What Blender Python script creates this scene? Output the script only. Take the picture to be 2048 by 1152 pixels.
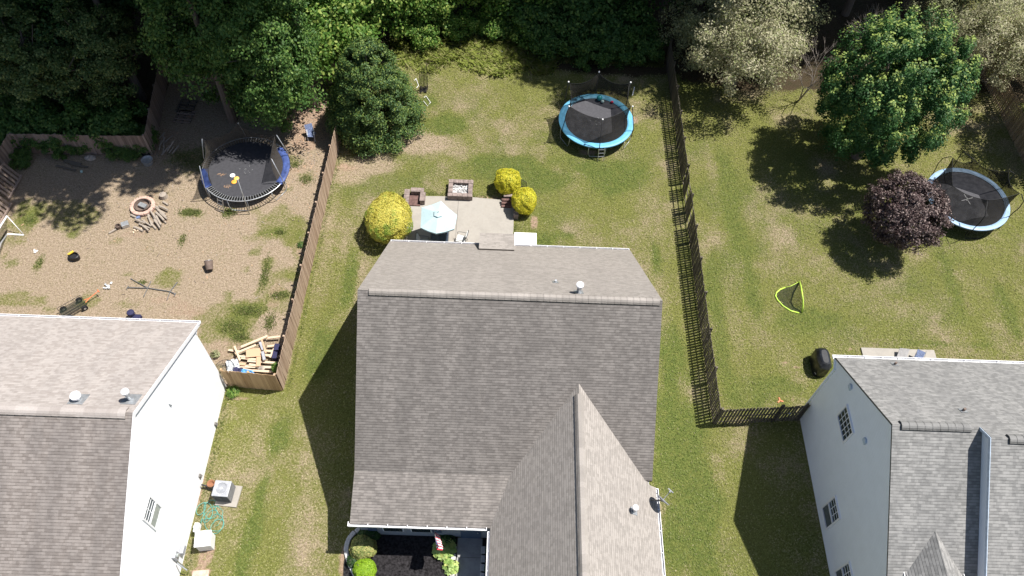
import bpy, math, random
import numpy as np
from mathutils import Vector, Matrix

# ---------------------------------------------------------------- camera, light, exposure
for o in list(bpy.data.objects): bpy.data.objects.remove(o)
SC = bpy.context.scene
COL = SC.collection
CAM_H = 38.0
F_PX = 1583.6                                  # focal length in pixels of a 2048 px wide picture
PITCH, ROLL, YAW = [math.radians(a) for a in (56.355, 3.262, 1.430)]
def cam_axes():
    cy, sy = math.cos(YAW), math.sin(YAW)
    fwd = Vector((sy*math.cos(PITCH), cy*math.cos(PITCH), -math.sin(PITCH)))
    right = Vector((cy, -sy, 0)); up = right.cross(fwd)
    r = math.cos(ROLL)*right + math.sin(ROLL)*up
    u = -math.sin(ROLL)*right + math.cos(ROLL)*up
    return r, u, fwd
CR, CU, CF = cam_axes()
cd = bpy.data.cameras.new('camera'); cam = bpy.data.objects.new('camera', cd); COL.objects.link(cam)
cd.sensor_width = 36; cd.lens = F_PX/2048*36; cd.clip_start = 0.5; cd.clip_end = 2000
cam.matrix_world = Matrix(((CR.x, CU.x, -CF.x, 0), (CR.y, CU.y, -CF.y, 0), (CR.z, CU.z, -CF.z, CAM_H), (0, 0, 0, 1)))
SC.camera = cam

SUN = Vector((0.458, 0.133, 1.0)).normalized()
elev = math.asin(SUN.z); azim = math.atan2(SUN.x, SUN.y)
w = bpy.data.worlds.new('World'); SC.world = w; w.use_nodes = True
nt = w.node_tree; nt.nodes.clear()
sky = nt.nodes.new('ShaderNodeTexSky'); sky.sky_type = 'NISHITA'; sky.sun_disc = False
sky.sun_elevation = elev; sky.sun_rotation = azim
bg = nt.nodes.new('ShaderNodeBackground'); bg.inputs['Strength'].default_value = 0.068
wo = nt.nodes.new('ShaderNodeOutputWorld')
nt.links.new(sky.outputs[0], bg.inputs[0]); nt.links.new(bg.outputs[0], wo.inputs[0])
sd = bpy.data.lights.new('sun', 'SUN'); sd.energy = 5.0; sd.angle = math.radians(0.53); sd.color = (1.0, 0.96, 0.90)
so = bpy.data.objects.new('sun', sd); COL.objects.link(so)
so.rotation_euler = (-SUN).to_track_quat('-Z', 'Y').to_euler(); so.location = (30, 20, 60)
vs = SC.view_settings; vs.view_transform = 'Standard'; vs.look = 'None'; vs.gamma = 1; vs.exposure = 0.66

# ---------------------------------------------------------------- helpers
def at(px, py, z=0.0):                          # the point at height z seen at a pixel of the 2048 x 1152 photograph
    d = CR*(px-1024) + CU*(576-py) + CF*F_PX
    t = (z-CAM_H)/d.z
    return Vector((d.x*t, d.y*t, z))
def onx(px, py, x):                             # the point on the plane x = const seen at that pixel
    d = CR*(px-1024) + CU*(576-py) + CF*F_PX
    t = x/d.x
    return Vector((x, d.y*t, CAM_H+d.z*t))
def V(*a): return Vector(a)

WORLD = {}
def tag(o, label=None, cat=None, group=None, kind=None):
    if label: o['label'] = label
    if cat: o['category'] = cat
    if group: o['group'] = group
    if kind: o['kind'] = kind
    return o
def thing(name, loc, label, cat, group=None):
    o = bpy.data.objects.new(name, None); COL.objects.link(o)
    o.empty_display_size = 0.2
    o.location = loc; WORLD[o] = Vector(loc)
    return tag(o, label, cat, group)
def copy_tree(o, loc=None, rz=None, sc=None, label=None, parent=None):
    c = o.copy(); COL.objects.link(c)
    if parent is not None: c.parent = parent
    if loc is not None: c.location = loc; WORLD[c] = Vector(loc)
    if rz is not None: c.rotation_euler = (0, 0, rz)
    if sc is not None: c.scale = sc if hasattr(sc, '__len__') else (sc, sc, sc)
    if label: c['label'] = label
    for ch in list(o.children): copy_tree(ch, parent=c)
    return c

class MB:
    def __init__(s): s.v = []; s.f = []; s.uv = []; s.mi = []; s.m = 0; s.u = (0, 0)
    def face(s, pts, uv=None):
        n = len(s.v); s.v += [tuple(p) for p in pts]; s.f.append(tuple(range(n, n+len(pts))))
        s.uv += (uv if uv else [(0, 0)]*len(pts)); s.mi.append(s.m); return s
    def mesh(s, verts, faces):
        n = len(s.v); s.v += [tuple(p) for p in verts]
        for f in faces:
            s.f.append(tuple(i+n for i in f)); s.uv += [s.u]*len(f); s.mi.append(s.m)
        return s
    def box(s, c, size, rz=0, M=None):
        R = M if M is not None else Matrix.Rotation(rz, 3, 'Z')
        c = Vector(c); hx, hy, hz = [a/2 for a in size]
        P = [c + R @ Vector((x*hx, y*hy, z*hz)) for z in (-1, 1) for y in (-1, 1) for x in (-1, 1)]
        return s.mesh(P, [(0, 2, 3, 1), (4, 5, 7, 6), (0, 1, 5, 4), (2, 6, 7, 3), (0, 4, 6, 2), (1, 3, 7, 5)])
    def bar(s, p, q, w, h, up=(0, 0, 1)):
        p, q = Vector(p), Vector(q); d = (q-p); L = d.length; d.normalize(); up = Vector(up)
        if abs(d.dot(up)) > .98: up = Vector((0, 1, 0))
        x = d.cross(up).normalized(); z = x.cross(d)
        M = Matrix((x, d, z)).transposed()
        return s.box((p+q)/2, (w, L, h), M=M)
    def tube(s, pts, r, n=8, closed=False, cap=True):
        pts = [Vector(p) for p in pts]; N = len(pts); rs = r if hasattr(r, '__len__') else [r]*N
        prev = None; rings = []
        for i, p in enumerate(pts):
            if closed: t = pts[(i+1) % N]-pts[i-1]
            else: t = pts[min(i+1, N-1)]-pts[max(i-1, 0)]
            t.normalize()
            if prev is None:
                a = Vector((0, 0, 1)) if abs(t.z) < .9 else Vector((1, 0, 0))
                u = t.cross(a).normalized()
            else:
                u = (prev - t*prev.dot(t)).normalized()
            prev = u; v = t.cross(u)
            rings.append([p + (u*math.cos(k*2*math.pi/n) + v*math.sin(k*2*math.pi/n))*rs[i] for k in range(n)])
        vs_ = [q for R_ in rings for q in R_]; fs = []
        for i in range(N if closed else N-1):
            j = (i+1) % N
            for k in range(n):
                fs.append((i*n+k, i*n+(k+1) % n, j*n+(k+1) % n, j*n+k))
        if cap and not closed: fs += [tuple(range(n-1, -1, -1)), tuple((N-1)*n+k for k in range(n))]
        return s.mesh(vs_, fs)
    def lathe(s, c, prof, n=20, cap=True):
        c = Vector(c); vs_ = []; fs = []
        for (r, z) in prof:
            for k in range(n):
                a = k*2*math.pi/n; vs_.append(c+Vector((r*math.cos(a), r*math.sin(a), z)))
        for i in range(len(prof)-1):
            for k in range(n): fs.append((i*n+k, i*n+(k+1) % n, (i+1)*n+(k+1) % n, (i+1)*n+k))
        if cap: fs += [tuple(range(n-1, -1, -1)), tuple((len(prof)-1)*n+k for k in range(n))]
        return s.mesh(vs_, fs)
    def prism(s, poly, z0, z1):
        n = len(poly)
        vs_ = [(p[0], p[1], z0) for p in poly]+[(p[0], p[1], z1) for p in poly]
        fs = [tuple(range(n-1, -1, -1)), tuple(range(n, 2*n))]+[(i, (i+1) % n, n+(i+1) % n, n+i) for i in range(n)]
        return s.mesh(vs_, fs)
    def extr(s, poly, axis, a0, a1):            # profile in the other two axes, pushed along axis
        f = (lambda a, p: (a, p[0], p[1])) if axis == 'x' else (lambda a, p: (p[0], a, p[1]))
        n = len(poly); vs_ = [f(a0, p) for p in poly]+[f(a1, p) for p in poly]
        fs = [tuple(range(n-1, -1, -1)), tuple(range(n, 2*n))]+[(i, (i+1) % n, n+(i+1) % n, n+i) for i in range(n)]
        return s.mesh(vs_, fs)
    def sphere(s, c, r, n=12, m=8, sc=(1, 1, 1)):
        prof = [(max(1e-4, math.sin(math.pi*i/m)), -math.cos(math.pi*i/m)) for i in range(m+1)]
        c = Vector(c); vs_ = []; fs = []
        for (a, z) in prof:
            for k in range(n):
                t = k*2*math.pi/n; vs_.append(c+Vector((a*math.cos(t)*r*sc[0], a*math.sin(t)*r*sc[1], z*r*sc[2])))
        for i in range(m):
            for k in range(n): fs.append((i*n+k, i*n+(k+1) % n, (i+1)*n+(k+1) % n, (i+1)*n+k))
        return s.mesh(vs_, fs)
    def slab(s, poly, zf, grad, th=0.1):        # roof plane over an xy polygon; zf(x,y); grad = (dz/dx, dz/dy)
        g = Vector((grad[0], grad[1])); gl = g.length; up = g/gl; L = math.sqrt(1+gl*gl)
        top = [(x, y, zf(x, y)) for x, y in poly]
        uv = [(-up.y*x+up.x*y, (up.x*x+up.y*y)*L) for x, y in poly]
        s.face(top, uv)
        n = len(poly); bot = [(x, y, z-th) for x, y, z in top]
        s.face(bot[::-1])
        for i in range(n):
            j = (i+1) % n; s.face([bot[i], bot[j], top[j], top[i]])
        return s
    def build(s, name, mat, parent=None, smooth=False, label=None, cat=None, group=None, kind=None, bevel=0):
        me = bpy.data.meshes.new(name); base = Vector((0, 0, 0))
        o = bpy.data.objects.new(name, me); COL.objects.link(o)
        if parent is not None:
            base = WORLD.get(parent, base); o.parent = parent
        elif kind is None or cat:
            xs = [v[0] for v in s.v]; ys = [v[1] for v in s.v]; zs = [v[2] for v in s.v]
            base = Vector(((min(xs)+max(xs))/2, (min(ys)+max(ys))/2, min(zs))); o.location = base
        WORLD[o] = base
        me.from_pydata([(v[0]-base.x, v[1]-base.y, v[2]-base.z) for v in s.v], [], s.f)
        ul = me.uv_layers.new(name='UVMap'); ul.data.foreach_set('uv', [c for uv in s.uv for c in uv])
        mats = mat if isinstance(mat, (list, tuple)) else [mat]
        for m in mats: me.materials.append(m)
        if len(mats) > 1: me.polygons.foreach_set('material_index', s.mi)
        if smooth: me.polygons.foreach_set('use_smooth', [True]*len(me.polygons))
        me.update()
        if bevel:
            b = o.modifiers.new('bevel', 'BEVEL'); b.width = bevel; b.segments = 2; b.limit_method = 'ANGLE'
        tag(o, label, cat, group, kind)
        return o

# ---------------------------------------------------------------- materials
MATS = {}
class NG:
    def __init__(s, name):
        s.m = bpy.data.materials.new(name); s.m.use_nodes = True; s.t = s.m.node_tree; s.t.nodes.clear()
        s.out = s.t.nodes.new('ShaderNodeOutputMaterial')
        MATS[name] = s.m
    def n(s, t, **k):
        nd = s.t.nodes.new(t)
        for a, b in k.items(): setattr(nd, a, b)
        return nd
    def l(s, a, b): s.t.links.new(a, b)
    def val(s, sock, v):
        if isinstance(v, (int, float)): sock.default_value = v
        elif isinstance(v, tuple): sock.default_value = v if len(v) == len(sock.default_value) else v+(1,)
        else: s.l(v, sock)
    def mixc(s, f, a, b, mode='MIX'):
        m = s.n('ShaderNodeMix', data_type='RGBA', blend_type=mode)
        s.val(m.inputs[0], f); s.val(m.inputs[6], a); s.val(m.inputs[7], b); return m.outputs[2]
    def noise(s, vec, scale, detail=4, rough=.6, dist=0):
        n = s.n('ShaderNodeTexNoise'); n.inputs['Scale'].default_value = scale; n.inputs['Detail'].default_value = detail
        n.inputs['Roughness'].default_value = rough; n.inputs['Distortion'].default_value = dist
        if vec is not None: s.l(vec, n.inputs['Vector'])
        return n.outputs[0]
    def ramp(s, f, a, b, lo=0., hi=1.):
        m = s.n('ShaderNodeMapRange'); m.interpolation_type = 'SMOOTHSTEP'
        s.val(m.inputs[0], f); s.val(m.inputs[1], a); s.val(m.inputs[2], b); m.inputs[3].default_value = lo; m.inputs[4].default_value = hi
        return m.outputs[0]
    def math(s, op, a, b=0.):
        m = s.n('ShaderNodeMath', operation=op); s.val(m.inputs[0], a); s.val(m.inputs[1], b); return m.outputs[0]
    def coord(s, which='Object', scale=None):
        c = s.n('ShaderNodeTexCoord').outputs[which]
        if scale:
            m = s.n('ShaderNodeMapping'); m.inputs['Scale'].default_value = scale; s.l(c, m.inputs[0]); return m.outputs[0]
        return c
    def bsdf(s, col, rough=.7, spec=.3, metal=0, bump=None, bstr=.3, bdist=.02):
        b = s.n('ShaderNodeBsdfPrincipled'); s.val(b.inputs['Base Color'], col); s.val(b.inputs['Roughness'], rough)
        b.inputs['Specular IOR Level'].default_value = spec; b.inputs['Metallic'].default_value = metal
        if bump is not None:
            n = s.n('ShaderNodeBump'); n.inputs['Strength'].default_value = bstr; n.inputs['Distance'].default_value = bdist
            s.l(bump, n.inputs['Height']); s.l(n.outputs[0], b.inputs['Normal'])
        return b
    def done(s, sh): s.l(sh.outputs[0] if hasattr(sh, 'outputs') else sh, s.out.inputs[0]); return s.m

def paint(name, col, rough=.6, spec=.3, metal=0, var=.15, scale=6, dirt=None):
    g = NG(name); c = g.coord(); n1 = g.noise(c, scale, 5); n2 = g.noise(c, scale*7, 3)
    f = g.math('ADD', g.math('MULTIPLY', n1, .7), g.math('MULTIPLY', n2, .3))
    lo = tuple(x*(1-var*1.6) for x in col); hi = tuple(min(1, x*(1+var)) for x in col)
    cc = g.mixc(g.ramp(f, .3, .7), lo, hi)
    if dirt: cc = g.mixc(g.ramp(n1, .5, .75, 0, .6), cc, dirt)
    return g.done(g.bsdf(cc, rough, spec, metal, bump=n2, bstr=.15, bdist=.01))

def shingles(name, ca, cb, stain=None, stain_amt=0., line=.45, rough=.8):
    g = NG(name); uv = g.coord('UV')
    def tabs(wd, of, fr):
        br = g.n('ShaderNodeTexBrick'); g.l(uv, br.inputs['Vector']); br.offset = of; br.offset_frequency = fr
        br.inputs['Scale'].default_value = 1.0; br.inputs['Brick Width'].default_value = wd; br.inputs['Row Height'].default_value = ROW
        br.inputs['Mortar Size'].default_value = .0; br.inputs['Bias'].default_value = 0
        br.inputs['Color1'].default_value = (0, 0, 0, 1); br.inputs['Color2'].default_value = (1, 1, 1, 1); br.inputs['Mortar'].default_value = (.5, .5, .5, 1)
        return br.outputs['Color']
    ROW = .122; tab = g.mixc(.45, tabs(.24, .5, 2), tabs(.145, .37, 3))
    su = g.n('ShaderNodeSeparateXYZ'); g.l(uv, su.inputs[0])
    frv = g.math('FRACT', g.math('DIVIDE', su.outputs[1], ROW)); wob = g.noise(uv, 9, 2)
    lin = g.ramp(g.math('ADD', frv, g.math('MULTIPLY', g.math('SUBTRACT', wob, .5), .25)), .20, .06)
    m = g.n('ShaderNodeMapping'); m.inputs['Scale'].default_value = (1.3, .16, 1); g.l(uv, m.inputs[0])
    streak = g.noise(m.outputs[0], .9, 4, .55)
    big = g.noise(uv, 2.2, 3, .5); fine = g.noise(uv, 60, 3, .7); mott = g.noise(g.coord('UV', (1, 2.2, 1)), 3.2, 3, .6)
    base = g.mixc(g.ramp(tab, .2, .8), ca, cb)
    base = g.mixc(g.ramp(mott, .35, .65, 0, .32), base, tuple(x*1.12 for x in cb))
    base = g.mixc(g.ramp(fine, .3, .7, 0, .28), base, tuple(x*.55 for x in ca))
    if stain:
        f = g.ramp(g.math('ADD', g.math('MULTIPLY', streak, .75), g.math('MULTIPLY', big, .25)), .36, .62, stain_amt*.35, stain_amt)
        base = g.mixc(f, base, stain)
    base = g.mixc(g.math('MULTIPLY', lin, line), base, tuple(x*.25 for x in ca))
    h = g.math('ADD', g.math('MULTIPLY', lin, -.6), g.math('MULTIPLY', fine, .4))
    return g.done(g.bsdf(base, rough, .35, bump=h, bstr=.5, bdist=.012))

def wood(name, col, col2, rough=.8, scale=3, axis=(8, 8, .6)):
    g = NG(name); c = g.coord('Object', axis); n = g.noise(c, scale, 5, .65); n2 = g.noise(g.coord(), 1.3, 3)
    # a value per board: its generated place along the run picks the tone
    v = g.n('ShaderNodeTexWhiteNoise'); v.noise_dimensions = '2D'
    uv = g.coord('UV'); fl = g.n('ShaderNodeVectorMath', operation='FLOOR'); g.l(uv, fl.inputs[0]); g.l(fl.outputs[0], v.inputs['Vector'])
    f = g.math('ADD', g.math('MULTIPLY', n, .5), g.math('ADD', g.math('MULTIPLY', v.outputs[0], .35), g.math('MULTIPLY', n2, .15)))
    cc = g.mixc(g.ramp(f, .2, .75), col, col2)
    return g.done(g.bsdf(cc, rough, .2, bump=n, bstr=.3, bdist=.01))

def siding(name, col, lap=.13, rough=.45):
    g = NG(name); c = g.coord(); sp = g.n('ShaderNodeSeparateXYZ'); g.l(c, sp.inputs[0])
    fr = g.math('FRACT', g.math('DIVIDE', sp.outputs[2], lap))
    n = g.noise(c, 1.5, 4)
    cc = g.mixc(g.ramp(n, .3, .7, 0, .25), col, tuple(x*.82 for x in col))
    cc = g.mixc(g.ramp(fr, .88, .97, 0, .35), cc, tuple(x*.5 for x in col))
    return g.done(g.bsdf(cc, rough, .4, bump=g.math('SUBTRACT', 1., fr), bstr=.6, bdist=.015))

def leafmat(name, c1, c2, c3=None, trans=.3, rough=.55, tcol=None, spec=.3):
    g = NG(name); a = g.n('ShaderNodeAttribute'); a.attribute_name = 'tint'
    sp = g.n('ShaderNodeSeparateColor'); g.l(a.outputs['Color'], sp.inputs[0])
    c = g.mixc(sp.outputs[0], c1, c2)
    if c3: c = g.mixc(g.ramp(sp.outputs[1], .55, .95), c, c3)
    b = g.bsdf(c, rough, spec)
    t = g.n('ShaderNodeBsdfTranslucent'); g.l(g.mixc(.5, c, tcol or tuple(min(1, x*1.6) for x in c2), 'MIX'), t.inputs[0])
    mx = g.n('ShaderNodeMixShader'); mx.inputs[0].default_value = trans
    g.l(b.outputs[0], mx.inputs[1]); g.l(t.outputs[0], mx.inputs[2])
    return g.done(mx)

def netmat(name, col, cover):
    g = NG(name); b = g.n('ShaderNodeBsdfDiffuse'); b.inputs[0].default_value = col+(1,)
    t = g.n('ShaderNodeBsdfTransparent'); mx = g.n('ShaderNodeMixShader')
    n = g.noise(g.coord(), 2.5, 3)
    g.l(g.ramp(n, .3, .7, max(0, cover-.06), cover+.06), mx.inputs[0]); g.l(t.outputs[0], mx.inputs[1]); g.l(b.outputs[0], mx.inputs[2])
    return g.done(mx)

M = {}
M['shingle'] = shingles('shingle_taupe_lightened', (.275, .25, .225), (.385, .35, .318), (.22, .20, .185), .3, line=.55)  # lightened: light scattered off the back slope is put into the colour
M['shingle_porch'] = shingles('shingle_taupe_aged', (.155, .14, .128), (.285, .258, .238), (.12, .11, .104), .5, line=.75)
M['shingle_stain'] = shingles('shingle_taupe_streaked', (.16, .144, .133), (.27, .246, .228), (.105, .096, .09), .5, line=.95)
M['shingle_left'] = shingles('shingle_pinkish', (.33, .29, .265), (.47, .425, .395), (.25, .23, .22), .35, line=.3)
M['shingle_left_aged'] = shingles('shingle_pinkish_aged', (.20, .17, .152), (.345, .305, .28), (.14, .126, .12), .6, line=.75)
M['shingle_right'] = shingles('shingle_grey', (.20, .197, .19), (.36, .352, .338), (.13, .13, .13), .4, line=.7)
M['white_trim'] = paint('white_trim', (.82, .82, .84), .4, .4, var=.04)
M['gutter_dark'] = paint('gutter_inside', (.16, .15, .14), .8)
M['siding_white'] = siding('siding_white', (.86, .87, .90))
M['siding_blue'] = siding('siding_pale_blue', (.80, .85, .92))
M['siding_taupe'] = siding('siding_grey', (.42, .43, .46))
M['shutter'] = paint('shutter_blue_grey', (.10, .14, .22), .5)
M['glass'] = paint('window_glass', (.03, .045, .05), .06, .8, var=.3)
M['glass_pale'] = paint('window_glass_blind', (.33, .36, .35), .15, .6, var=.15)
M['screen'] = paint('window_screen', (.10, .12, .13), .7, .2, var=.2)
M['concrete'] = paint('concrete', (.345, .32, .285), .85, .2, var=.08, scale=1.2, dirt=(.27, .245, .215))
M['concrete_white'] = paint('concrete_white', (.78, .76, .74), .8, .2, var=.05)
M['walk'] = paint('walk_concrete', (.34, .34, .34), .85, .2, var=.14, scale=1.4)
M['mulch'] = paint('mulch_black', (.028, .026, .028), .95, .1, var=.55, scale=9)
M['edging'] = paint('edging_block', (.60, .59, .58), .85, .2, var=.15, scale=5)
M['brick'] = paint('retaining_block', (.27, .215, .195), .9, .2, var=.28, scale=6)
M['brick_dark'] = paint('retaining_block_inner', (.15, .09, .08), .9, .2, var=.28, scale=6)
M['ash'] = paint('ash', (.55, .54, .53), .95, .1, var=.5, scale=9)
M['wood_new'] = wood('fence_cedar', (.30, .19, .10), (.50, .345, .20))
M['wood_brown'] = wood('fence_weathered_brown', (.27, .185, .13), (.44, .33, .245))
M['wood_grey'] = wood('fence_weathered_grey', (.055, .048, .04), (.145, .125, .10))
M['wood_old'] = wood('fence_old', (.17, .125, .10), (.33, .255, .215))
M['wood_slate'] = wood('fence_slate', (.13, .15, .18), (.24, .27, .31))
M['lumber'] = wood('lumber_pale', (.46, .33, .22), (.66, .51, .37))
M['plywood'] = wood('plywood', (.44, .27, .16), (.56, .37, .24))
M['log'] = wood('firewood', (.17, .14, .115), (.36, .31, .26))
M['bark'] = wood('bark', (.07, .055, .045), (.17, .14, .12), scale=4)
M['twig'] = paint('twig_grey', (.32, .28, .25), .9, .1)
M['steel'] = paint('steel', (.55, .56, .58), .35, .5, .8)
M['galv'] = paint('galvanised', (.52, .54, .56), .4, .5, .6)
M['pole_black'] = paint('pole_black', (.02, .02, .022), .6)
M['mat_black'] = paint('jumping_mat', (.075, .075, .084), .75, .2, var=.12)
M['mat_grey'] = paint('jumping_mat_grey', (.055, .055, .062), .75, .2, var=.12)
M['pad_blue'] = paint('pad_sky_blue', (.13, .40, .60), .5, .4, var=.1, scale=3)
M['pad_pale'] = paint('pad_pale_blue', (.28, .42, .60), .5, .4, var=.15, scale=3)
M['pad_navy'] = paint('pad_navy', (.055, .09, .26), .5, .4, var=.35, scale=3)
M['net'] = netmat('safety_net', (.035, .033, .03), .76)
M['net_pale'] = netmat('safety_net_faded', (.085, .075, .065), .62)
M['net_goal'] = netmat('goal_net', (.03, .04, .03), .45)
M['white'] = paint('white_plastic', (.80, .80, .80), .5, .4, var=.05)
M['teal'] = paint('teal_rubber', (.03, .28, .30), .35, .5)
M['mint'] = paint('mint_rubber', (.45, .62, .58), .4)
M['red'] = paint('red_plastic', (.62, .04, .09), .5)
M['orange'] = paint('orange_plastic', (.75, .22, .10), .5)
M['amber'] = paint('amber_plastic', (.80, .50, .13), .5)
M['frisbee_orange'] = paint('frisbee_orange', (.82, .38, .06), .5)
M['pink'] = paint('pink_plastic', (.75, .20, .38), .5)
M['yellow'] = paint('yellow_plastic', (.75, .52, .06), .5)
M['black'] = paint('black_plastic', (.018, .018, .022), .5, .4)
M['vinyl'] = paint('black_vinyl_cover', (.014, .015, .018), .28, .6, var=.4, scale=4)
M['tire'] = paint('rubber', (.02, .02, .022), .8)
M['lime'] = paint('lime_foam', (.50, .72, .10), .5, var=.2)
M['aqua'] = paint('canopy_aqua', (.46, .60, .62), .7, .2, var=.04)
M['hose'] = paint('hose_green', (.10, .38, .33), .5)
M['terracotta'] = paint('rust_pot', (.28, .13, .07), .8)
M['hvac'] = paint('hvac_enamel', (.34, .35, .38), .4, .5)
M['hvac_dark'] = paint('hvac_louver', (.08, .085, .10), .6)
M['cushion'] = paint('chair_fabric', (.62, .62, .60), .8)
M['chair_grey'] = paint('chair_frame_grey', (.14, .14, .14), .5)
M['table_glass'] = paint('table_top_dark', (.035, .055, .085), .15, .7, var=.3)
M['tarp_blue'] = paint('tarp_blue', (.13, .38, .68), .45, .4, var=.35, scale=5)
M['tarp_navy'] = paint('fabric_navy', (.03, .03, .08), .7)
M['tarp_white'] = paint('plastic_sheet', (.62, .65, .68), .35, .5, var=.3, scale=6)
M['stone_pink'] = paint('stone_pink', (.55, .38, .31), .9, .2, var=.2)
M['stone'] = paint('stone_grey', (.42, .37, .32), .9, .2, var=.3)
M['iron'] = paint('iron_black', (.03, .03, .03), .5)
M['rust'] = paint('iron_rusty', (.16, .12, .10), .8)
M['chair_blue'] = paint('chair_blue_stripe', (.15, .19, .32), .7, var=.5, scale=20)
M['vent_blue'] = paint('wall_vent_blue', (.48, .56, .66), .5)
M['lumber_old'] = wood('lumber_greyed', (.42, .32, .23), (.60, .49, .37))
M['mesh_grey'] = paint('mat_woven_grey', (.34, .33, .33), .9, .1)
M['flag_red'] = paint('flag_red', (.62, .05, .08), .8); M['flag_white'] = paint('flag_white', (.85, .84, .86), .8); M['flag_blue'] = paint('flag_blue', (.03, .05, .22), .8)
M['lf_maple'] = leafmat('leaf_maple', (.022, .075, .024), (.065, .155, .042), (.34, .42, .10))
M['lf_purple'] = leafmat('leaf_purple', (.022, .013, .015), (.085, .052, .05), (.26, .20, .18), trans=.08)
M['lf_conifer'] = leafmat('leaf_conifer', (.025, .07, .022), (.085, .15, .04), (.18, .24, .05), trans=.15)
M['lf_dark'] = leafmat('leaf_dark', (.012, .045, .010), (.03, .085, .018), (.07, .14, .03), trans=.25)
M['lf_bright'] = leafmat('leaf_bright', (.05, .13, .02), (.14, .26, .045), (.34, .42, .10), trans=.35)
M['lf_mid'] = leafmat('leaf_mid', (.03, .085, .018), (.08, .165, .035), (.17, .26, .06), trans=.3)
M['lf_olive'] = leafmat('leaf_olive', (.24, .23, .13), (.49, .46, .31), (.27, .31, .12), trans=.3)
M['lf_olive_dark'] = leafmat('leaf_olive_dark', (.13, .16, .07), (.28, .29, .15), (.35, .35, .20), trans=.25)
M['lf_pine'] = leafmat('leaf_pine', (.028, .065, .018), (.08, .135, .035), (.20, .24, .08), trans=.15)
M['lf_gold'] = leafmat('leaf_gold', (.46, .41, .03), (.76, .68, .06), (.30, .36, .03), trans=.3)
M['lf_goldmix'] = leafmat('leaf_goldmix', (.44, .40, .06), (.70, .62, .15), (.20, .29, .04), trans=.25)
M['lf_privet'] = leafmat('leaf_privet', (.09, .15, .03), (.33, .36, .12), (.48, .42, .16), trans=.2)
M['lf_lime'] = leafmat('leaf_lime', (.16, .30, .015), (.30, .46, .03), None, trans=.25)
M['lf_hosta'] = leafmat('leaf_hosta', (.24, .38, .09), (.42, .55, .20), (.55, .58, .20), trans=.3)
M['lf_hedge'] = leafmat('leaf_hedge', (.02, .06, .015), (.05, .11, .03), None, trans=.2)
M['grass_blade'] = leafmat('grass_blade', (.18, .26, .04), (.38, .42, .12), (.48, .44, .24), trans=.4)
M['grass_tuft'] = leafmat('grass_tuft', (.09, .14, .03), (.18, .22, .065), (.30, .28, .13), trans=.3)

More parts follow.
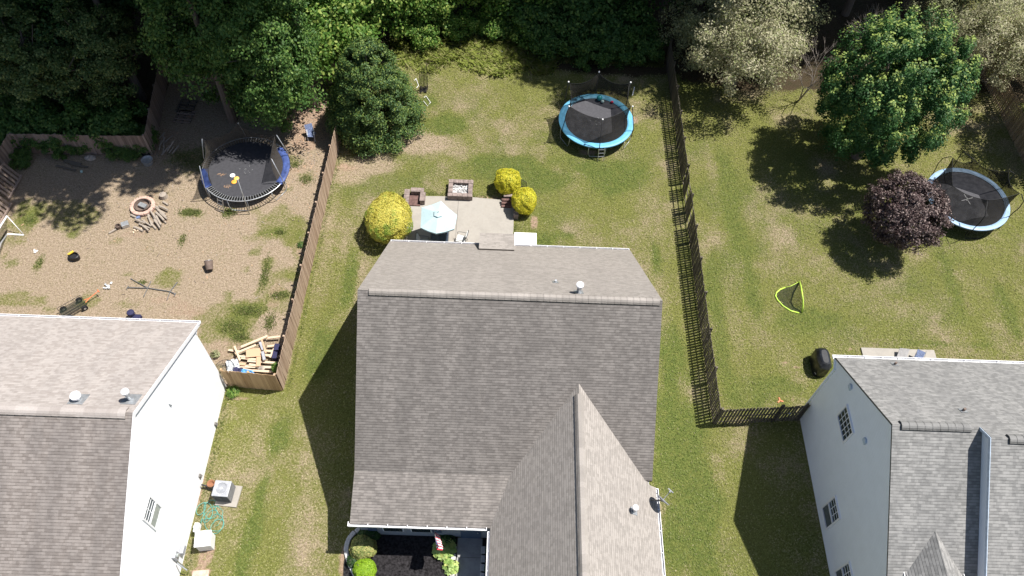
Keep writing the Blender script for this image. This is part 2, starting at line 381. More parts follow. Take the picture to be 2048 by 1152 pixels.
# ---------------------------------------------------------------- the ground, one sheet
def ground():
    fx = np.arange(-52, 52.01, .25); fy = np.arange(-6, 72.01, .25)
    xs = np.concatenate([[-600, -300, -140, -80], fx, [80, 140, 300, 600]])
    ys = np.concatenate([[-400, -150, -50], fy, [100, 200, 400, 900]])
    X, Y = np.meshgrid(xs, ys); nx, ny = len(xs), len(ys)
    rng = np.random.default_rng(3)
    def vnoise(sc, seed):
        r = np.random.default_rng(seed); g = r.random((128, 128))
        u = (X/sc) % 127; v = (Y/sc) % 127; i = np.floor(u).astype(int); j = np.floor(v).astype(int)
        fu = u-i; fv = v-j; fu = fu*fu*(3-2*fu); fv = fv*fv*(3-2*fv); i2 = (i+1) % 128; j2 = (j+1) % 128
        return (g[j, i]*(1-fu)+g[j, i2]*fu)*(1-fv)+(g[j2, i]*(1-fu)+g[j2, i2]*fu)*fv
    N = vnoise(2.1, 1)*.5+vnoise(.8, 2)*.3+vnoise(.45, 5)*.2; N2 = vnoise(3.3, 7)*.6+vnoise(1.1, 8)*.4
    ss = lambda a, b, x: (lambda t: t*t*(3-2*t))(np.clip((x-a)/(b-a), 0, 1))
    left = (1-ss(-11.2, -11.0, X))*ss(18.3, 18.5, Y); right = ss(11.2, 11.4, X)*ss(17.2, 17.5, Y)
    # dry: tan thatch instead of green; lush: deep green; soil: bare red-brown earth; wood: leaf litter
    dry = .40+(N-.5)*1.15; lush = np.clip((N2-.55)*1.5, 0, .8); soil = np.zeros_like(X)
    dry = dry*(1-left)+(1.02+(N-.5)*.55)*left; lush = lush*(1-left)
    dry = dry*(1-right)+(.36+(N-.5)*1.1)*right
    soil = soil+left*np.clip((N2-.45)*.9, 0, .4)
    soil += .5*left*np.exp(-((X+20)/9)**2)*np.exp(-((Y-35)/3.5)**2)
    def blob(px, py, rx, ry, amt, which, ang=0, w_=.55):
        nonlocal dry, lush, soil
        c = at(px, py); a = math.radians(ang)
        dx = X-c.x; dy = Y-c.y; u = (dx*math.cos(a)+dy*math.sin(a))/rx; v = (-dx*math.sin(a)+dy*math.cos(a))/ry
        d = np.sqrt(u*u+v*v)+(N-.5)*1.6*w_
        m = (1-ss(.55, 1.15, d))*amt
        if which == 'g': dry = dry*(1-m)+.05*m; lush = np.maximum(lush, m*.8); soil = soil*(1-m)
        if which == 'l': dry = dry*(1-m)+.15*m; soil = soil*(1-m)
        if which == 'd': dry = dry*(1-m)+1.0*m; lush = lush*(1-m)
        if which == 's': soil = np.maximum(soil, m); lush = lush*(1-m)
    # green patches in the dry yard
    for p in [(382, 425, .6, .3), (455, 425, .5, .6), (375, 315, 1.6, 1.4), (530, 545, .35, 1.4), (560, 590, .8, .5), (560, 465, .4, .4), (540, 465, .6, .3),
              (490, 540, .4, .3), (455, 590, .5, .4), (500, 620, 1.3, .6), (465, 650, 1.0, .7), (540, 640, .5, .8), (480, 670, .7, .4), (590, 325, .7, .5),
              (610, 355, .6, .7), (585, 380, .5, .4), (600, 470, .3, .3), (365, 480, .25, .5), (285, 565, .3, .2), (255, 550, .5, .2), (80, 520, .25, .9),
              (60, 440, .6, .7), (40, 420, .5, .6), (100, 620, .6, .4), (25, 525, .5, .3), (150, 470, .3, .3), (75, 420, .5, .9), (510, 505, .4, .3), (610, 270, .5, .5)]:
        blob(*p, .42, 'g', w_=1.1)
    for p in [(250, 610, 1.0, .5), (180, 600, .7, .3), (300, 620, .5, .4), (230, 480, .8, .4), (150, 610, 1, .3), (470, 640, 3.0, 1.8), (540, 600, 1.6, 3.0), (560, 440, 1.5, 2.0), (120, 430, 2.5, 1.5), (330, 560, 1., .5), (600, 500, .8, 2.5), (60, 600, 1.5, .4), (40, 460, 1, 2)]:
        blob(*p, .42, 'l', w_=1.6)
    for p in [(360, 620, 2.0, .8), (450, 700, 1.2, .9), (560, 690, .9, .9), (330, 600, 1.5, .6), (550, 590, .6, 1.5), (270, 470, 1.2, .4), (440, 770, .5, .3), (620, 215, 1.3, 3.), (600, 500, .5, .8)]:
        blob(*p, .55, 's')
    blob(620, 235, 1.6, 3.2, .9, 's')
    # middle lot
    for p in [(840, 285, 2.8, 1.3), (700, 350, 1.4, 1.0), (740, 330, 2., 1.), (820, 225, 1, .5)]: blob(*p, .8, 'd'); 
    for p in [(690, 335, 1.2, .5), (835, 225, .7, .35), (985, 395, 1.3, .3), (1068, 445, .2, .7), (700, 1130, .6, .9), (693, 1110, .4, .6), (650, 250, 1.2, 1.5), (410, 1110, .55, .8), (395, 1000, .3, .8),
              (400, 1145, .6, .4), (1175, 305, .9, .25), (400, 960, .4, .4), (470, 800, 1.4, .12), (850, 395, .8, .15), (1595, 735, .25, .28), (1570, 725, .3, .15), (1700, 700, .3, .15), (1585, 798, .15, .2), (1745, 290, 1.0, .9), (1270, 240, .4, .5), (1225, 830, .1, .1)]:
        blob(*p, .85, 's')
    for p in [(1000, 330, 3.6, 1.4), (900, 250, 1.8, 1.0), (850, 205, 1., .6), (1190, 340, 2, 1), (1100, 360, 2.2, 1.2), (1080, 480, 1.0, .6), (1230, 350, 2.4, 1.5), (1340, 700, .8, 1.8), (1340, 860, .9, 3.6), (1380, 950, 1.4, 2.8),
              (1350, 1060, 1.1, 3.), (1370, 920, 1.2, 4.5), (1400, 1080, 1.0, 3.0), (1340, 760, .5, 3), (520, 1000, .45, 3.4), (560, 880, .8, 1.5), (700, 560, .6, 2.5), (640, 700, .7, 2), (490, 1100, .4, 2.5), (1130, 470, .9, .4), (1310, 520, .4, 1.5)]:
        blob(*p, .75, 'g', w_=.9)
    for p in [(1430, 280, 1.2, 2.2), (1480, 330, 1.0, 3.0), (1370, 640, .8, 3), (1180, 400, 3, 2), (560, 1000, 1.0, 5.5), (1375, 1000, 1.1, 4.6), (1330, 820, 1.2, 2.4), (620, 690, 1.4, 3.5), (1000, 350, 5, 2)]: blob(*p, .5, 'l')
    for p in [(660, 430, .55, 3.0), (640, 560, .5, 2.5), (690, 480, .3, 2), (1300, 430, .9, 2.5), (1320, 600, .5, 2.5), (605, 1050, 1.0, 2.2), (1090, 250, 2.0, .6)]:
        blob(*p, .34, 'd', w_=1.3)
    # right lot: mown stripes and worn spots
    for p in [(1460, 400, .7, 6), (1430, 620, .5, 5), (1500, 560, .5, 4), (1620, 640, 2.2, .8), (1640, 740, 1.6, 1.), (1500, 790, 1.5, .9), (1900, 560, .5, 2.5), (2020, 640, .5, 2.4), (1880, 690, 2.6, .25), (1570, 770, 1.4, .6)]: blob(*p, .6, 'g', w_=1)
    for p in [(1420, 330, .4, 3), (1550, 480, .6, 4), (1470, 650, .4, 4), (1990, 650, .7, 2.4), (1930, 500, 2, .5), (1450, 250, .5, 1.5), (1990, 290, 1.5, .7), (1640, 210, 1.6, 1.3), (1760, 340, 3, 1), (1800, 620, 2.5, .8), (1950, 300, 1.5, .6)]: blob(*p, .26, 'd', w_=1.4)
    # leaf litter under the wood
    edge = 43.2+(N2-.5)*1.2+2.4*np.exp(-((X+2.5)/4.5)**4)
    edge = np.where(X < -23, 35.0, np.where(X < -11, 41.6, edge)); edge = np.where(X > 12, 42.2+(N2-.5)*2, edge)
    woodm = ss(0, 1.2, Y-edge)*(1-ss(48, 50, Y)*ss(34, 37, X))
    col = np.stack([np.clip(dry, 0, 1), np.clip(lush, 0, 1), np.clip(soil, 0, 1), np.clip(woodm, 0, 1)], -1).astype(np.float32)
    global PAINT; PAINT = col[3:3+len(fy), 4:4+len(fx)]
    me = bpy.data.meshes.new('ground')
    Z = np.zeros_like(X)
    co = np.stack([X, Y, Z], -1).reshape(-1, 3).astype(np.float32)
    idx = np.arange(nx*ny).reshape(ny, nx)
    q = np.stack([idx[:-1, :-1], idx[:-1, 1:], idx[1:, 1:], idx[1:, :-1]], -1).reshape(-1, 4)
    me.vertices.add(len(co)); me.vertices.foreach_set('co', co.ravel())
    me.loops.add(q.size); me.loops.foreach_set('vertex_index', q.ravel().astype(np.int32))
    me.polygons.add(len(q)); me.polygons.foreach_set('loop_start', (np.arange(len(q))*4).astype(np.int32)); me.polygons.foreach_set('loop_total', np.full(len(q), 4, np.int32))
    me.update(calc_edges=True)
    a = me.color_attributes.new('paint', 'FLOAT_COLOR', 'POINT'); a.data.foreach_set('color', col.reshape(-1, 4).ravel())
    o = bpy.data.objects.new('ground', me); COL.objects.link(o); tag(o, kind='structure')
    g = NG('lawn'); at_ = g.n('ShaderNodeAttribute'); at_.attribute_name = 'paint'
    sp = g.n('ShaderNodeSeparateColor'); g.l(at_.outputs['Color'], sp.inputs[0]); R_, G_, B_ = sp.outputs[0], sp.outputs[1], sp.outputs[2]; A_ = at_.outputs['Alpha']
    c = g.coord()
    nf = g.ramp(g.noise(c, 8, 8, .8), .28, .72); nm = g.noise(c, 1.9, 7, .78); nfine = g.noise(c, 30, 4, .8); nb = g.noise(c, .6, 4, .6, .5)
    blade = g.noise(g.coord('Object', (1, .35, 1)), 34, 3, .7)
    green = g.mixc(g.ramp(nf, .3, .7), (.155, .17, .042), (.26, .268, .08))
    green = g.mixc(g.ramp(nb, .35, .7, 0, .55), green, (.215, .215, .068))
    deep = g.mixc(g.ramp(nf, .3, .7), (.052, .10, .018), (.115, .175, .038))
    green = g.mixc(g.math('MULTIPLY', G_, g.ramp(nm, .25, .6)), green, deep)
    tan = g.mixc(g.ramp(nf, .1, .9), (.36, .275, .20), (.53, .42, .32))
    tan = g.mixc(g.ramp(nm, .5, .75, 0, .4), tan, (.29, .225, .13))
    f = g.math('ADD', R_, g.math('ADD', g.math('MULTIPLY', g.math('SUBTRACT', nf, .5), .65), g.math('MULTIPLY', g.math('SUBTRACT', nm, .5), 1.2)))
    lawn_tan = g.mixc(R_, (.29, .255, .13), tan)
    col_ = g.mixc(g.ramp(f, .30, 1.0), green, g.mixc(g.ramp(R_, .6, .95), lawn_tan, tan))
    so_ = g.mixc(g.ramp(nf, .1, .9), (.38, .26, .19), (.52, .38, .285))
    f2 = g.math('ADD', B_, g.math('MULTIPLY', g.math('SUBTRACT', nm, .5), 1.0))
    col_ = g.mixc(g.ramp(f2, .3, .85), col_, so_)
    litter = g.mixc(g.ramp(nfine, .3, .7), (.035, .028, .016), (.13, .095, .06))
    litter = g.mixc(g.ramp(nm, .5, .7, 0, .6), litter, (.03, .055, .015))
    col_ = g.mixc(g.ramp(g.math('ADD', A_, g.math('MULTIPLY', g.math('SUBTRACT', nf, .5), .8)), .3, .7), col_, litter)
    # single blades and gaps between them: darker pores in the sward
    col_ = g.mixc(g.ramp(blade, .38, .58, .0, .6), col_, g.mixc(1., col_, (.36, .36, .30), 'MULTIPLY'))
    col_ = g.mixc(g.ramp(nfine, .56, .75, 0, .3), col_, g.mixc(.55, col_, (.75, .68, .45)))
    b = g.bsdf(col_, .95, .1, bump=g.math('ADD', g.math('MULTIPLY', nfine, .5), nf), bstr=.75, bdist=.06)
    me.materials.append(g.done(b))
ground()

# ---------------------------------------------------------------- houses
def ridge_cap(name, p, q, sl, sr, mat, parent, hw=.17, lift=.05, step=.28, axis='x', ends=True):
    m = MB(); p, q = Vector(p), Vector(q); d = (q-p); L = d.length; d.normalize(); side = Vector((-d.y, d.x, 0))
    n = int(L/step)
    for i in range(n):
        a = p+d*(L*i/n); b = p+d*(L*(i+1)/n+.02); l0, l1 = lift+.018, lift
        def ring(c, l): return [c+side*hw+V(0, 0, -sl*hw+l), c+side*hw*.35+V(0, 0, -sl*hw*.22+l), c-side*hw*.35+V(0, 0, -sr*hw*.22+l), c-side*hw+V(0, 0, -sr*hw+l)]
        A = ring(a, l0 if i % 2 == 0 else l0-.002); B = ring(b, l1)
        u0, u1 = i*.093, (i+.95)*.093
        for k in range(3): m.face([A[k], A[k+1], B[k+1], B[k]], [(u0, .02+k*.04), (u0, .06+k*.04), (u1, .06+k*.04), (u1, .02+k*.04)])
        # side lips down to the roof
        for r0, r1, s_ in ((A[0], B[0], 1), (A[3], B[3], -1)):
            m.face([r0, r1, r1-V(0, 0, lift+.03), r0-V(0, 0, lift+.03)])
    for e, l in ((p, lift+.018), (q, lift)):
        R_ = [e+side*hw+V(0, 0, -sl*hw+l), e+side*hw*.35+V(0, 0, -sl*hw*.22+l), e-side*hw*.35+V(0, 0, -sr*hw*.22+l), e-side*hw+V(0, 0, -sr*hw+l)]
        m.face(R_); m.face([R_[0], R_[3], R_[3]-V(0, 0, lift+.03), R_[0]-V(0, 0, lift+.03)])
    return m.build(name, mat, parent)

def gutter(p, q, out, parent, step=.75, w=.11, label=None):
    m = MB(); p, q, out = Vector(p), Vector(q), Vector(out); d = (q-p).normalized(); L = (q-p).length
    z = V(0, 0, 1)
    m.bar(p+out*w, q+out*w, .022, .11)                        # front lip
    m.bar(p+out*.0-z*.005, q+out*.0-z*.005, .014, .10)
    m.bar(p+out*(w/2)-z*.05, q+out*(w/2)-z*.05, w, .012)      # floor
    for e in (p, q): m.box(e+out*(w/2), (w if abs(out.x) > .5 else .012, w if abs(out.y) > .5 else .012, .105))
    n = int(L/step)
    for i in range(n+1):
        c = p+d*(L*i/n if n else 0)
        m.bar(c-out*.09+z*.055, c+out*(w+.01)+z*.055, .03, .008)
    return m.build('gutter', M['white_trim'], parent, label=label)

def flue(c, h, r, parent, mat, name='flue_pipe', cap=True, flash=.22, slope=None):
    m = MB(); c = Vector(c)
    m.lathe(c-V(0, 0, .25), [(r, 0), (r, h+.25)], 14)
    o = m.build(name, mat, parent, smooth=False)
    if cap:
        k = MB(); k.lathe(c, [(r*1.05, h-.1), (r*1.55, h-.08), (r*1.55, h+.01), (r*.9, h+.06), (.01, h+.08)], 16); k.build('rain_cap', M['white_trim'], o)
    if slope:
        f = MB(); gx, gy = slope; s_ = flash
        P = [(c.x+a*s_, c.y+b*s_, c.z+(a*gx+b*gy)*s_+.03) for a, b in ((-1, -1), (1, -1), (1, 1), (-1, 1))]
        f.face(P); f.face([(x, y, z-.03) for x, y, z in P][::-1])
        for i in range(4):
            j = (i+1) % 4; f.face([(P[i][0], P[i][1], P[i][2]-.03), (P[j][0], P[j][1], P[j][2]-.03), P[j], P[i]])
        f.build('flashing', M['galv'], o)
    return o

def window_x(x, s, y0, y1, z0, z1, parent, split='z', grid=(3, 3), low=None, high=None, wm=None):
    # a window in a wall facing s (-1: towards -x, +1: towards +x)
    f = MB(); t = .07
    f.box((x+s*.03, (y0+y1)/2, z0-t/2), (.08, y1-y0+2*t, t)); f.box((x+s*.03, (y0+y1)/2, z1+t/2), (.08, y1-y0+2*t, t))
    f.box((x+s*.03, y0-t/2, (z0+z1)/2), (.08, t, z1-z0)); f.box((x+s*.03, y1+t/2, (z0+z1)/2), (.08, t, z1-z0))
    zm = (z0+z1)/2
    o = f.build('window', M['white_trim'], parent)
    gl = MB(); gl.box((x+s*.012, (y0+y1)/2, (zm+z1)/2 if split == 'z' else zm), (.02, y1-y0, (z1-z0)/2 if split == 'z' else z1-z0)); gl.build('pane', high or M['glass'], o)
    b = MB()
    if split == 'z':
        b.box((x+s*.05, (y0+y1)/2, zm), (.06, y1-y0, .07))
        lo = MB(); lo.box((x+s*.02, (y0+y1)/2, (z0+zm)/2), (.02, y1-y0, (zm-z0)-.04)); lo.build('screen', low or M['screen'], o)
    za, zb = (zm, z1) if split == 'z' else (z0, z1)
    for i in range(1, grid[0]): b.box((x+s*.028, y0+(y1-y0)*i/grid[0], (za+zb)/2), (.014, .028, zb-za))
    for i in range(1, grid[1]): b.box((x+s*.029, (y0+y1)/2, za+(zb-za)*i/grid[1]), (.014, y1-y0, .028))
    b.build('muntins', M['white_trim'] if low is None else M['white_trim'], o)
    return o

# --- the house in the middle
H = thing('house', (.4, 18, 0), 'brown shingled house in the middle of the picture with a cross gable at its front', 'house')
XL, XR, YR, ZR = -6.25, 7.1, 18.92, 9.0
YB, ZB, YK, ZK, YF, ZF = 26.35, 2.65, 12.64, 3.80, 10.5, 3.05
kb = (ZR-ZB)/(YB-YR); kf = (ZR-ZK)/(YR-YK); kp = (ZK-ZF)/(YK-YF)
m = MB()
m.extr([(10.95, 0), (26.0, 0), (26.0, 2.7), (YR, ZR-.16), (12.6, ZK-.16), (10.95, ZF+.02)], 'x', XL+.1, XR-.12)
wall_c = m.build('wall', M['siding_taupe'], H)
WX, WZ = 3.6, 6.56                                 # cross gable ridge
WL, WR, WZE = -.1, 7.35, 3.04
kw = (WZ-WZE)/(WX-WL); kw2 = (WZ-3.3)/(WR-WX)
m = MB(); m.extr([(.3, 0), (.3, WZE+.15), (WX, WZ-.2), (WR-.28, 3.35), (WR-.28, 0)], 'y', 2.0, 12.6)
m.build('wing_wall', M['siding_taupe'], H)
m = MB()
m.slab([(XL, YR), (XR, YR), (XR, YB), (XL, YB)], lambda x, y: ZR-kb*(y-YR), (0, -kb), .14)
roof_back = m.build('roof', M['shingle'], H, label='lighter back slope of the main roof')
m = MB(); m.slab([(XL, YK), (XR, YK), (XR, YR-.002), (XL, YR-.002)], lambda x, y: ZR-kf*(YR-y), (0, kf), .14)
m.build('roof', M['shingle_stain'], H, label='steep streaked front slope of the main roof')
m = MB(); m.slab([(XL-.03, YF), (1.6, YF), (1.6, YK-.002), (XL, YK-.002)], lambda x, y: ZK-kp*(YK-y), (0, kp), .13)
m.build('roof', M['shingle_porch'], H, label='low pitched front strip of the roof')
zw = lambda x, y: WZ-kw*(WX-x)
zw2 = lambda x, y: WZ-kw2*(x-WX)
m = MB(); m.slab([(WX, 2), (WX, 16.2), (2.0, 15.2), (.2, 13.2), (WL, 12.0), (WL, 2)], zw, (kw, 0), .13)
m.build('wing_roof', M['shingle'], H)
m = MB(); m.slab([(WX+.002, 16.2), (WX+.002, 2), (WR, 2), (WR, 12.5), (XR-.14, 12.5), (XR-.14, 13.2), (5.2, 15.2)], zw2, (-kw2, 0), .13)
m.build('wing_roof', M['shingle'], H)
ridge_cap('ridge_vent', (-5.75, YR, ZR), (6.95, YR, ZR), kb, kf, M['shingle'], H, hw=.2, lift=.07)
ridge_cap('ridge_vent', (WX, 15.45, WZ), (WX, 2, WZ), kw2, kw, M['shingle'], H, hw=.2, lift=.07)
# shed roof bump over the back door
bz = 3.05
m = MB(); a, b = at(960, 472, 2.95), at(1029, 474, 2.95)
m.slab([(a.x, 25.35), (b.x, 25.35), (b.x, a.y), (a.x, a.y)], lambda x, y: 3.62-.28*(y-25.35), (0, -.28), .12)
bump = m.build('porch_roof', M['shingle'], H)
m = MB(); m.extr([(25.2, 2.3), (a.y-.12, 2.3), (a.y-.12, 3.62-.28*(a.y-.12-25.35)-.13), (25.2, 3.5)], 'x', a.x+.08, b.x-.08); m.build('porch_wall', M['siding_taupe'], H)
gutter((XL+.05, YB-.01, ZB-.06), (a.x-.02, YB-.01, ZB-.06), (0, 1, 0), H, .82)
gutter((b.x+.02, YB-.01, ZB-.06), (XR-.05, YB-.01, ZB-.06), (0, 1, 0), H, .82)
gutter((XL-.1, YF+.01, ZF-.05), (WL-.16, YF+.01, ZF-.05), (0, -1, 0), H, .82)
gutter((WL+.01, YF-.14, WZE-.12), (WL+.01, 2, WZE-.12), (-1, 0, 0), H, .8)
gutter((WR-.01, 12.45, 3.3-.06), (WR-.01, 2, 3.3-.06), (1, 0, 0), H, .9)
m = MB(); m.extr([(YB-.02, ZB-.30), (YB-.02, ZB-.1), (YR, ZR-.1), (YK, ZK-.1), (YF+.02, ZF-.1), (YF+.02, ZF-.25), (YK, ZK-.27), (YR, ZR-.32)], 'x', XL+.06, XL+.1)
m.build('rake_board', M['white_trim'], H)
p = at(1158, 586, 8.55); flue((p.x, p.y+.1, ZR-kb*(p.y+.1-YR)), .62, .11, H, M['galv'], slope=(0, -kb), flash=.2)
p = at(1112, 558, 7.7); flue((p.x, p.y, ZR-kb*(p.y-YR)), .16, .05, H, M['galv'], cap=False, slope=(0, -kb), flash=.13, name='vent_pipe')
p = at(1270, 1018, 4.7); flue((p.x, p.y, zw2(p.x, 0)), .5, .085, H, M['galv'], slope=(-kw2, 0), flash=.16)
# windows and shutters under the front eave
for px0, px1 in ((728, 740), (862, 872)):
    c0 = at(px0, 1058, 2.2); sh = MB(); sh.box((c0.x+.2, 10.91, 1.55), (.42, .06, 1.5)); sh.build('shutter', M['shutter'], H)
for x0 in (-4.6, -3.3):
    f = MB(); f.box((x0, 10.92, 1.55), (.98, .06, 1.55)); fo = f.build('window', M['white_trim'], H)
    f = MB(); f.box((x0, 10.885, 1.55), (.86, .02, 1.42)); f.build('pane', M['glass'], fo)
f = MB(); f.box((-1.0, 10.92, 1.07), (.95, .06, 2.06)); fo = f.build('front_door', M['shutter'], H)
f = MB(); f.sphere((-.66, 10.87, 1.0), .035, 8, 6); f.build('handle', M['steel'], fo)

# --- the house on the left
LH = thing('house', (-20, 12, 0), 'white sided house at the left edge with a pinkish brown roof', 'house')
LX, LYR, LZR = -14.15, 12.7, 9.2; lkb = .565; lkf = .535; LYB = 18.9; LYF = 6.2; LXF = -30
zlb = lambda x, y: LZR-lkb*(y-LYR); zlf = lambda x, y: LZR-lkf*(LYR-y)
m = MB(); m.extr([(6.7, 0), (18.5, 0), (18.5, zlb(0, 18.5)-.13), (LYR, LZR-.13), (6.7, zlf(0, 6.7)-.13)], 'x', LXF+.3, LX-.1); m.build('wall', M['siding_white'], LH)
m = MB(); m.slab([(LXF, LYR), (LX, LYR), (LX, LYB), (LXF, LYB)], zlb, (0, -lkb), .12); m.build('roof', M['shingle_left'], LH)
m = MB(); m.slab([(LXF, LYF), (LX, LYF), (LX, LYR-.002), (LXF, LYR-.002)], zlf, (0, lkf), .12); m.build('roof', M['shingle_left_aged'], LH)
ridge_cap('ridge_vent', (LXF, LYR, LZR), (-14.42, LYR, LZR), lkb, lkf, M['shingle_left'], LH, hw=.24, lift=.08)
m = MB(); m.extr([(LYB, zlb(0, LYB)-.24), (LYB, zlb(0, LYB)-.02), (LYR, LZR-.02), (LYF, zlf(0, LYF)-.02), (LYF, zlf(0, LYF)-.24), (LYR, LZR-.24)], 'x', LX-.02, LX+.03)
m.build('rake_board', M['white_trim'], LH)
gutter((LXF, LYB-.01, zlb(0, LYB)-.05), (LX+.08, LYB-.01, zlb(0, LYB)-.05), (0, 1, 0), LH, .92)
for px, py, h_, r in ((150, 822, .36, .13), (256, 818, .72, .10)):
    p = at(px, py, zlb(0, 13.4)); p = V(p.x, 13.35 if px < 200 else 13.45, 0); flue((p.x, p.y, zlb(0, p.y)), h_, r, LH, M['galv'], slope=(0, -lkb), flash=.3)
window_x(LX-.1, 1, 9.72, 10.6, 4.05, 5.5, LH, grid=(2, 3), low=M['glass_pale'], high=M['screen'])
window_x(LX-.1, 1, 6.9, 7.6, .8, 2.2, LH, grid=(2, 3), low=M['glass_pale'], high=M['screen'])
for y, z in ((16.15, .3), (13.3, .65), (14.6, 6.1)):
    v = MB(); v.box((LX-.06, y, z), (.09, .16, .16)); v.box((LX-.0, y, z-.05), (.06, .12, .05)); v.build('wall_vent', M['gutter_dark'] if z < 1 else M['white_trim'], LH)

# --- the house on the right
RH = thing('house', (22, 13, 0), 'pale blue sided house with a grey roof at the right edge', 'house')
RX, RYR, RZR = 15.85, 13.36, 9.08; rkb = .70; rkf = .655; RYB = 18.28; RYF = 7.6
zrb = lambda x, y: RZR-rkb*(y-RYR); zrf = lambda x, y: RZR-rkf*(RYR-y)
BX = 19.42; BY = 12.72; BZ = zrb(0, BY)            # the second, higher part: its ridge and its side wall
zbf = lambda x, y: BZ-rkf*(BY-y)
m = MB(); m.extr([(8.1, 0), (17.85, 0), (17.85, zrb(0, 17.85)-.12), (RYR, RZR-.13), (8.1, zrf(0, 8.1)-.12)], 'x', RX+.1, 32); m.build('wall', M['siding_blue'], RH)
m = MB(); m.extr([(7.9, 2), (14.5, 2), (14.5, zrb(0, 14.5)-.12), (BY, BZ-.13), (7.9, zbf(0, 7.9)-.12)], 'x', BX+.06, 31.9); m.build('step_wall', M['siding_blue'], RH)
m = MB(); m.slab([(RX, RYR), (BX, RYR), (BX, BY), (32.3, BY), (32.3, RYB), (RX, RYB)], zrb, (0, -rkb), .11); m.build('roof', M['shingle_right'], RH, label='wide back slope of the grey roof')
m = MB(); m.slab([(RX, RYF), (BX+.05, RYF), (BX+.05, RYR-.002), (RX, RYR-.002)], zrf, (0, rkf), .11); m.build('roof', M['shingle_right'], RH, label='lower front slope of the grey roof')
m = MB(); m.slab([(BX-.02, RYF), (32.3, RYF), (32.3, BY-.002), (BX-.02, BY-.002)], zbf, (0, rkf), .11); m.build('roof', M['shingle_right'], RH, label='higher front slope of the grey roof')
m = MB(); m.extr([(RYF, zbf(0, RYF)-.16), (RYF, zbf(0, RYF)-.0), (BY, BZ-.0), (RYR, RZR-.0), (RYR, RZR-.14), (BY, BZ-.16)], 'x', BX-.05, BX-.022); m.build('rake_board', M['vent_blue'], RH)
m = MB(); m.extr([(RYB, zrb(0, RYB)-.22), (RYB, zrb(0, RYB)-.02), (RYR, RZR-.02), (RYF, zrf(0, RYF)-.02), (RYF, zrf(0, RYF)-.22), (RYR, RZR-.22)], 'x', RX+.03, RX+.07)
m.build('rake_board', M['siding_blue'], RH)
ridge_cap('ridge_vent', (16.2, RYR, RZR), (19.0, RYR, RZR), rkb, rkf, M['shingle_right'], RH, hw=.2, lift=.08)
ridge_cap('ridge_vent', (20.1, BY, BZ), (30.6, BY, BZ), rkb, rkf, M['shingle_right'], RH, hw=.2, lift=.08)
gutter((RX-.1, RYB-.01, zrb(0, RYB)-.05), (32.3, RYB-.01, zrb(0, RYB)-.05), (0, 1, 0), RH, .78, w=.13)
m = MB(); m.bar((RX+.02, RYB+.02, zrb(0, RYB)-.12), (RX+.07, 17.86, 5.1), .07, .09); m.bar((RX+.055, 17.9, 5.15), (RX+.055, 17.9, .1), .07, .09); m.build('downspout', M['siding_blue'], RH)
m = MB(); m.extr([(17.8, 5.15), (RYB-.02, 5.3), (RYB-.02, zrb(0, RYB)-.12), (17.8, zrb(0, 17.8)-.13)], 'x', RX+.075, 32); m.build('soffit', M['siding_blue'], RH)
m = MB(); m.extr([(18.45, 5.35), (LYB-.02, 5.5), (LYB-.02, zlb(0, LYB)-.13), (18.45, zlb(0, 18.45)-.13)], 'x', LXF+.3, LX-.06); m.build('soffit', M['white_trim'], LH)
window_x(RX+.1, -1, 14.55, 15.82, 4.45, 5.5, RH, split='', grid=(5, 3))
window_x(RX+.1, -1, 11.7, 12.66, .74, 2.34, RH, grid=(3, 3))
window_x(RX+.1, -1, 8.7, 9.66, .78, 2.36, RH, grid=(3, 3))
for p in ((1702, 774), (1731, 882)):
    q = onx(*p, RX+.1); v = MB(); v.extr([(-.13, -.11), (.13, -.11), (.13, .09), (0, .17), (-.13, .09)], 'x', 0, .09)
    v.v = [(RX+.02+a, q.y+b, q.z+c) for a, b, c in v.v]; v.build('wall_vent', M['vent_blue'], RH)
for px, py in ((1790, 728), (1925, 822)):
    y = 17.9 if py < 800 else 14.6
    p = at(px, py, zrb(0, y)+.1); p = V(p.x, p.y, zrb(0, p.y)); flue(p, .2, .055, RH, M['rust'], cap=False, slope=(0, -rkb), flash=.13, name='vent_pipe')
# front dormer gable low on the roof, and a larger one beyond the step
def dormer(ax, ay, az, hw, drop, y0, shear, name):
    k = drop/hw
    m = MB(); m.slab([(ax, y0), (ax, ay), (ax-.25, ay-.35), (ax-hw, ay-1.0), (ax-hw, y0)], lambda x, y: az-k*(ax-x), (k, 0), .1); o = m.build(name, M['shingle_right'], RH)
    m = MB(); m.slab([(ax+.002, ay), (ax+.002, y0), (ax+hw, y0), (ax+hw, ay-1.0), (ax+.25, ay-.35)], lambda x, y: az-k*(x-ax), (-k, 0), .1); m.build(name, M['shingle_right'], RH)
    m = MB(); m.extr([(ax-hw+.12, az-drop-2.5), (ax-hw+.12, az-drop+.02), (ax, az-.13), (ax+hw-.12, az-drop+.02), (ax+hw-.12, az-drop-2.5)], 'y', y0+.15, ay-1.2); m.build('dormer_wall', M['siding_blue'], RH)
dormer(17.72, 9.95, 6.78, 1.12, .95, 6.2, 0, 'dormer_roof')
gutter((16.62, 8.85, 5.80), (16.62, 6.2, 5.80), (-1, 0, 0), RH, .6)
gutter((18.82, 8.85, 5.80), (18.82, 6.2, 5.80), (1, 0, 0), RH, .6)
dormer(23.2, 11.4, 8.2, 3.1, 2.6, 5.0, 0, 'dormer_roof')

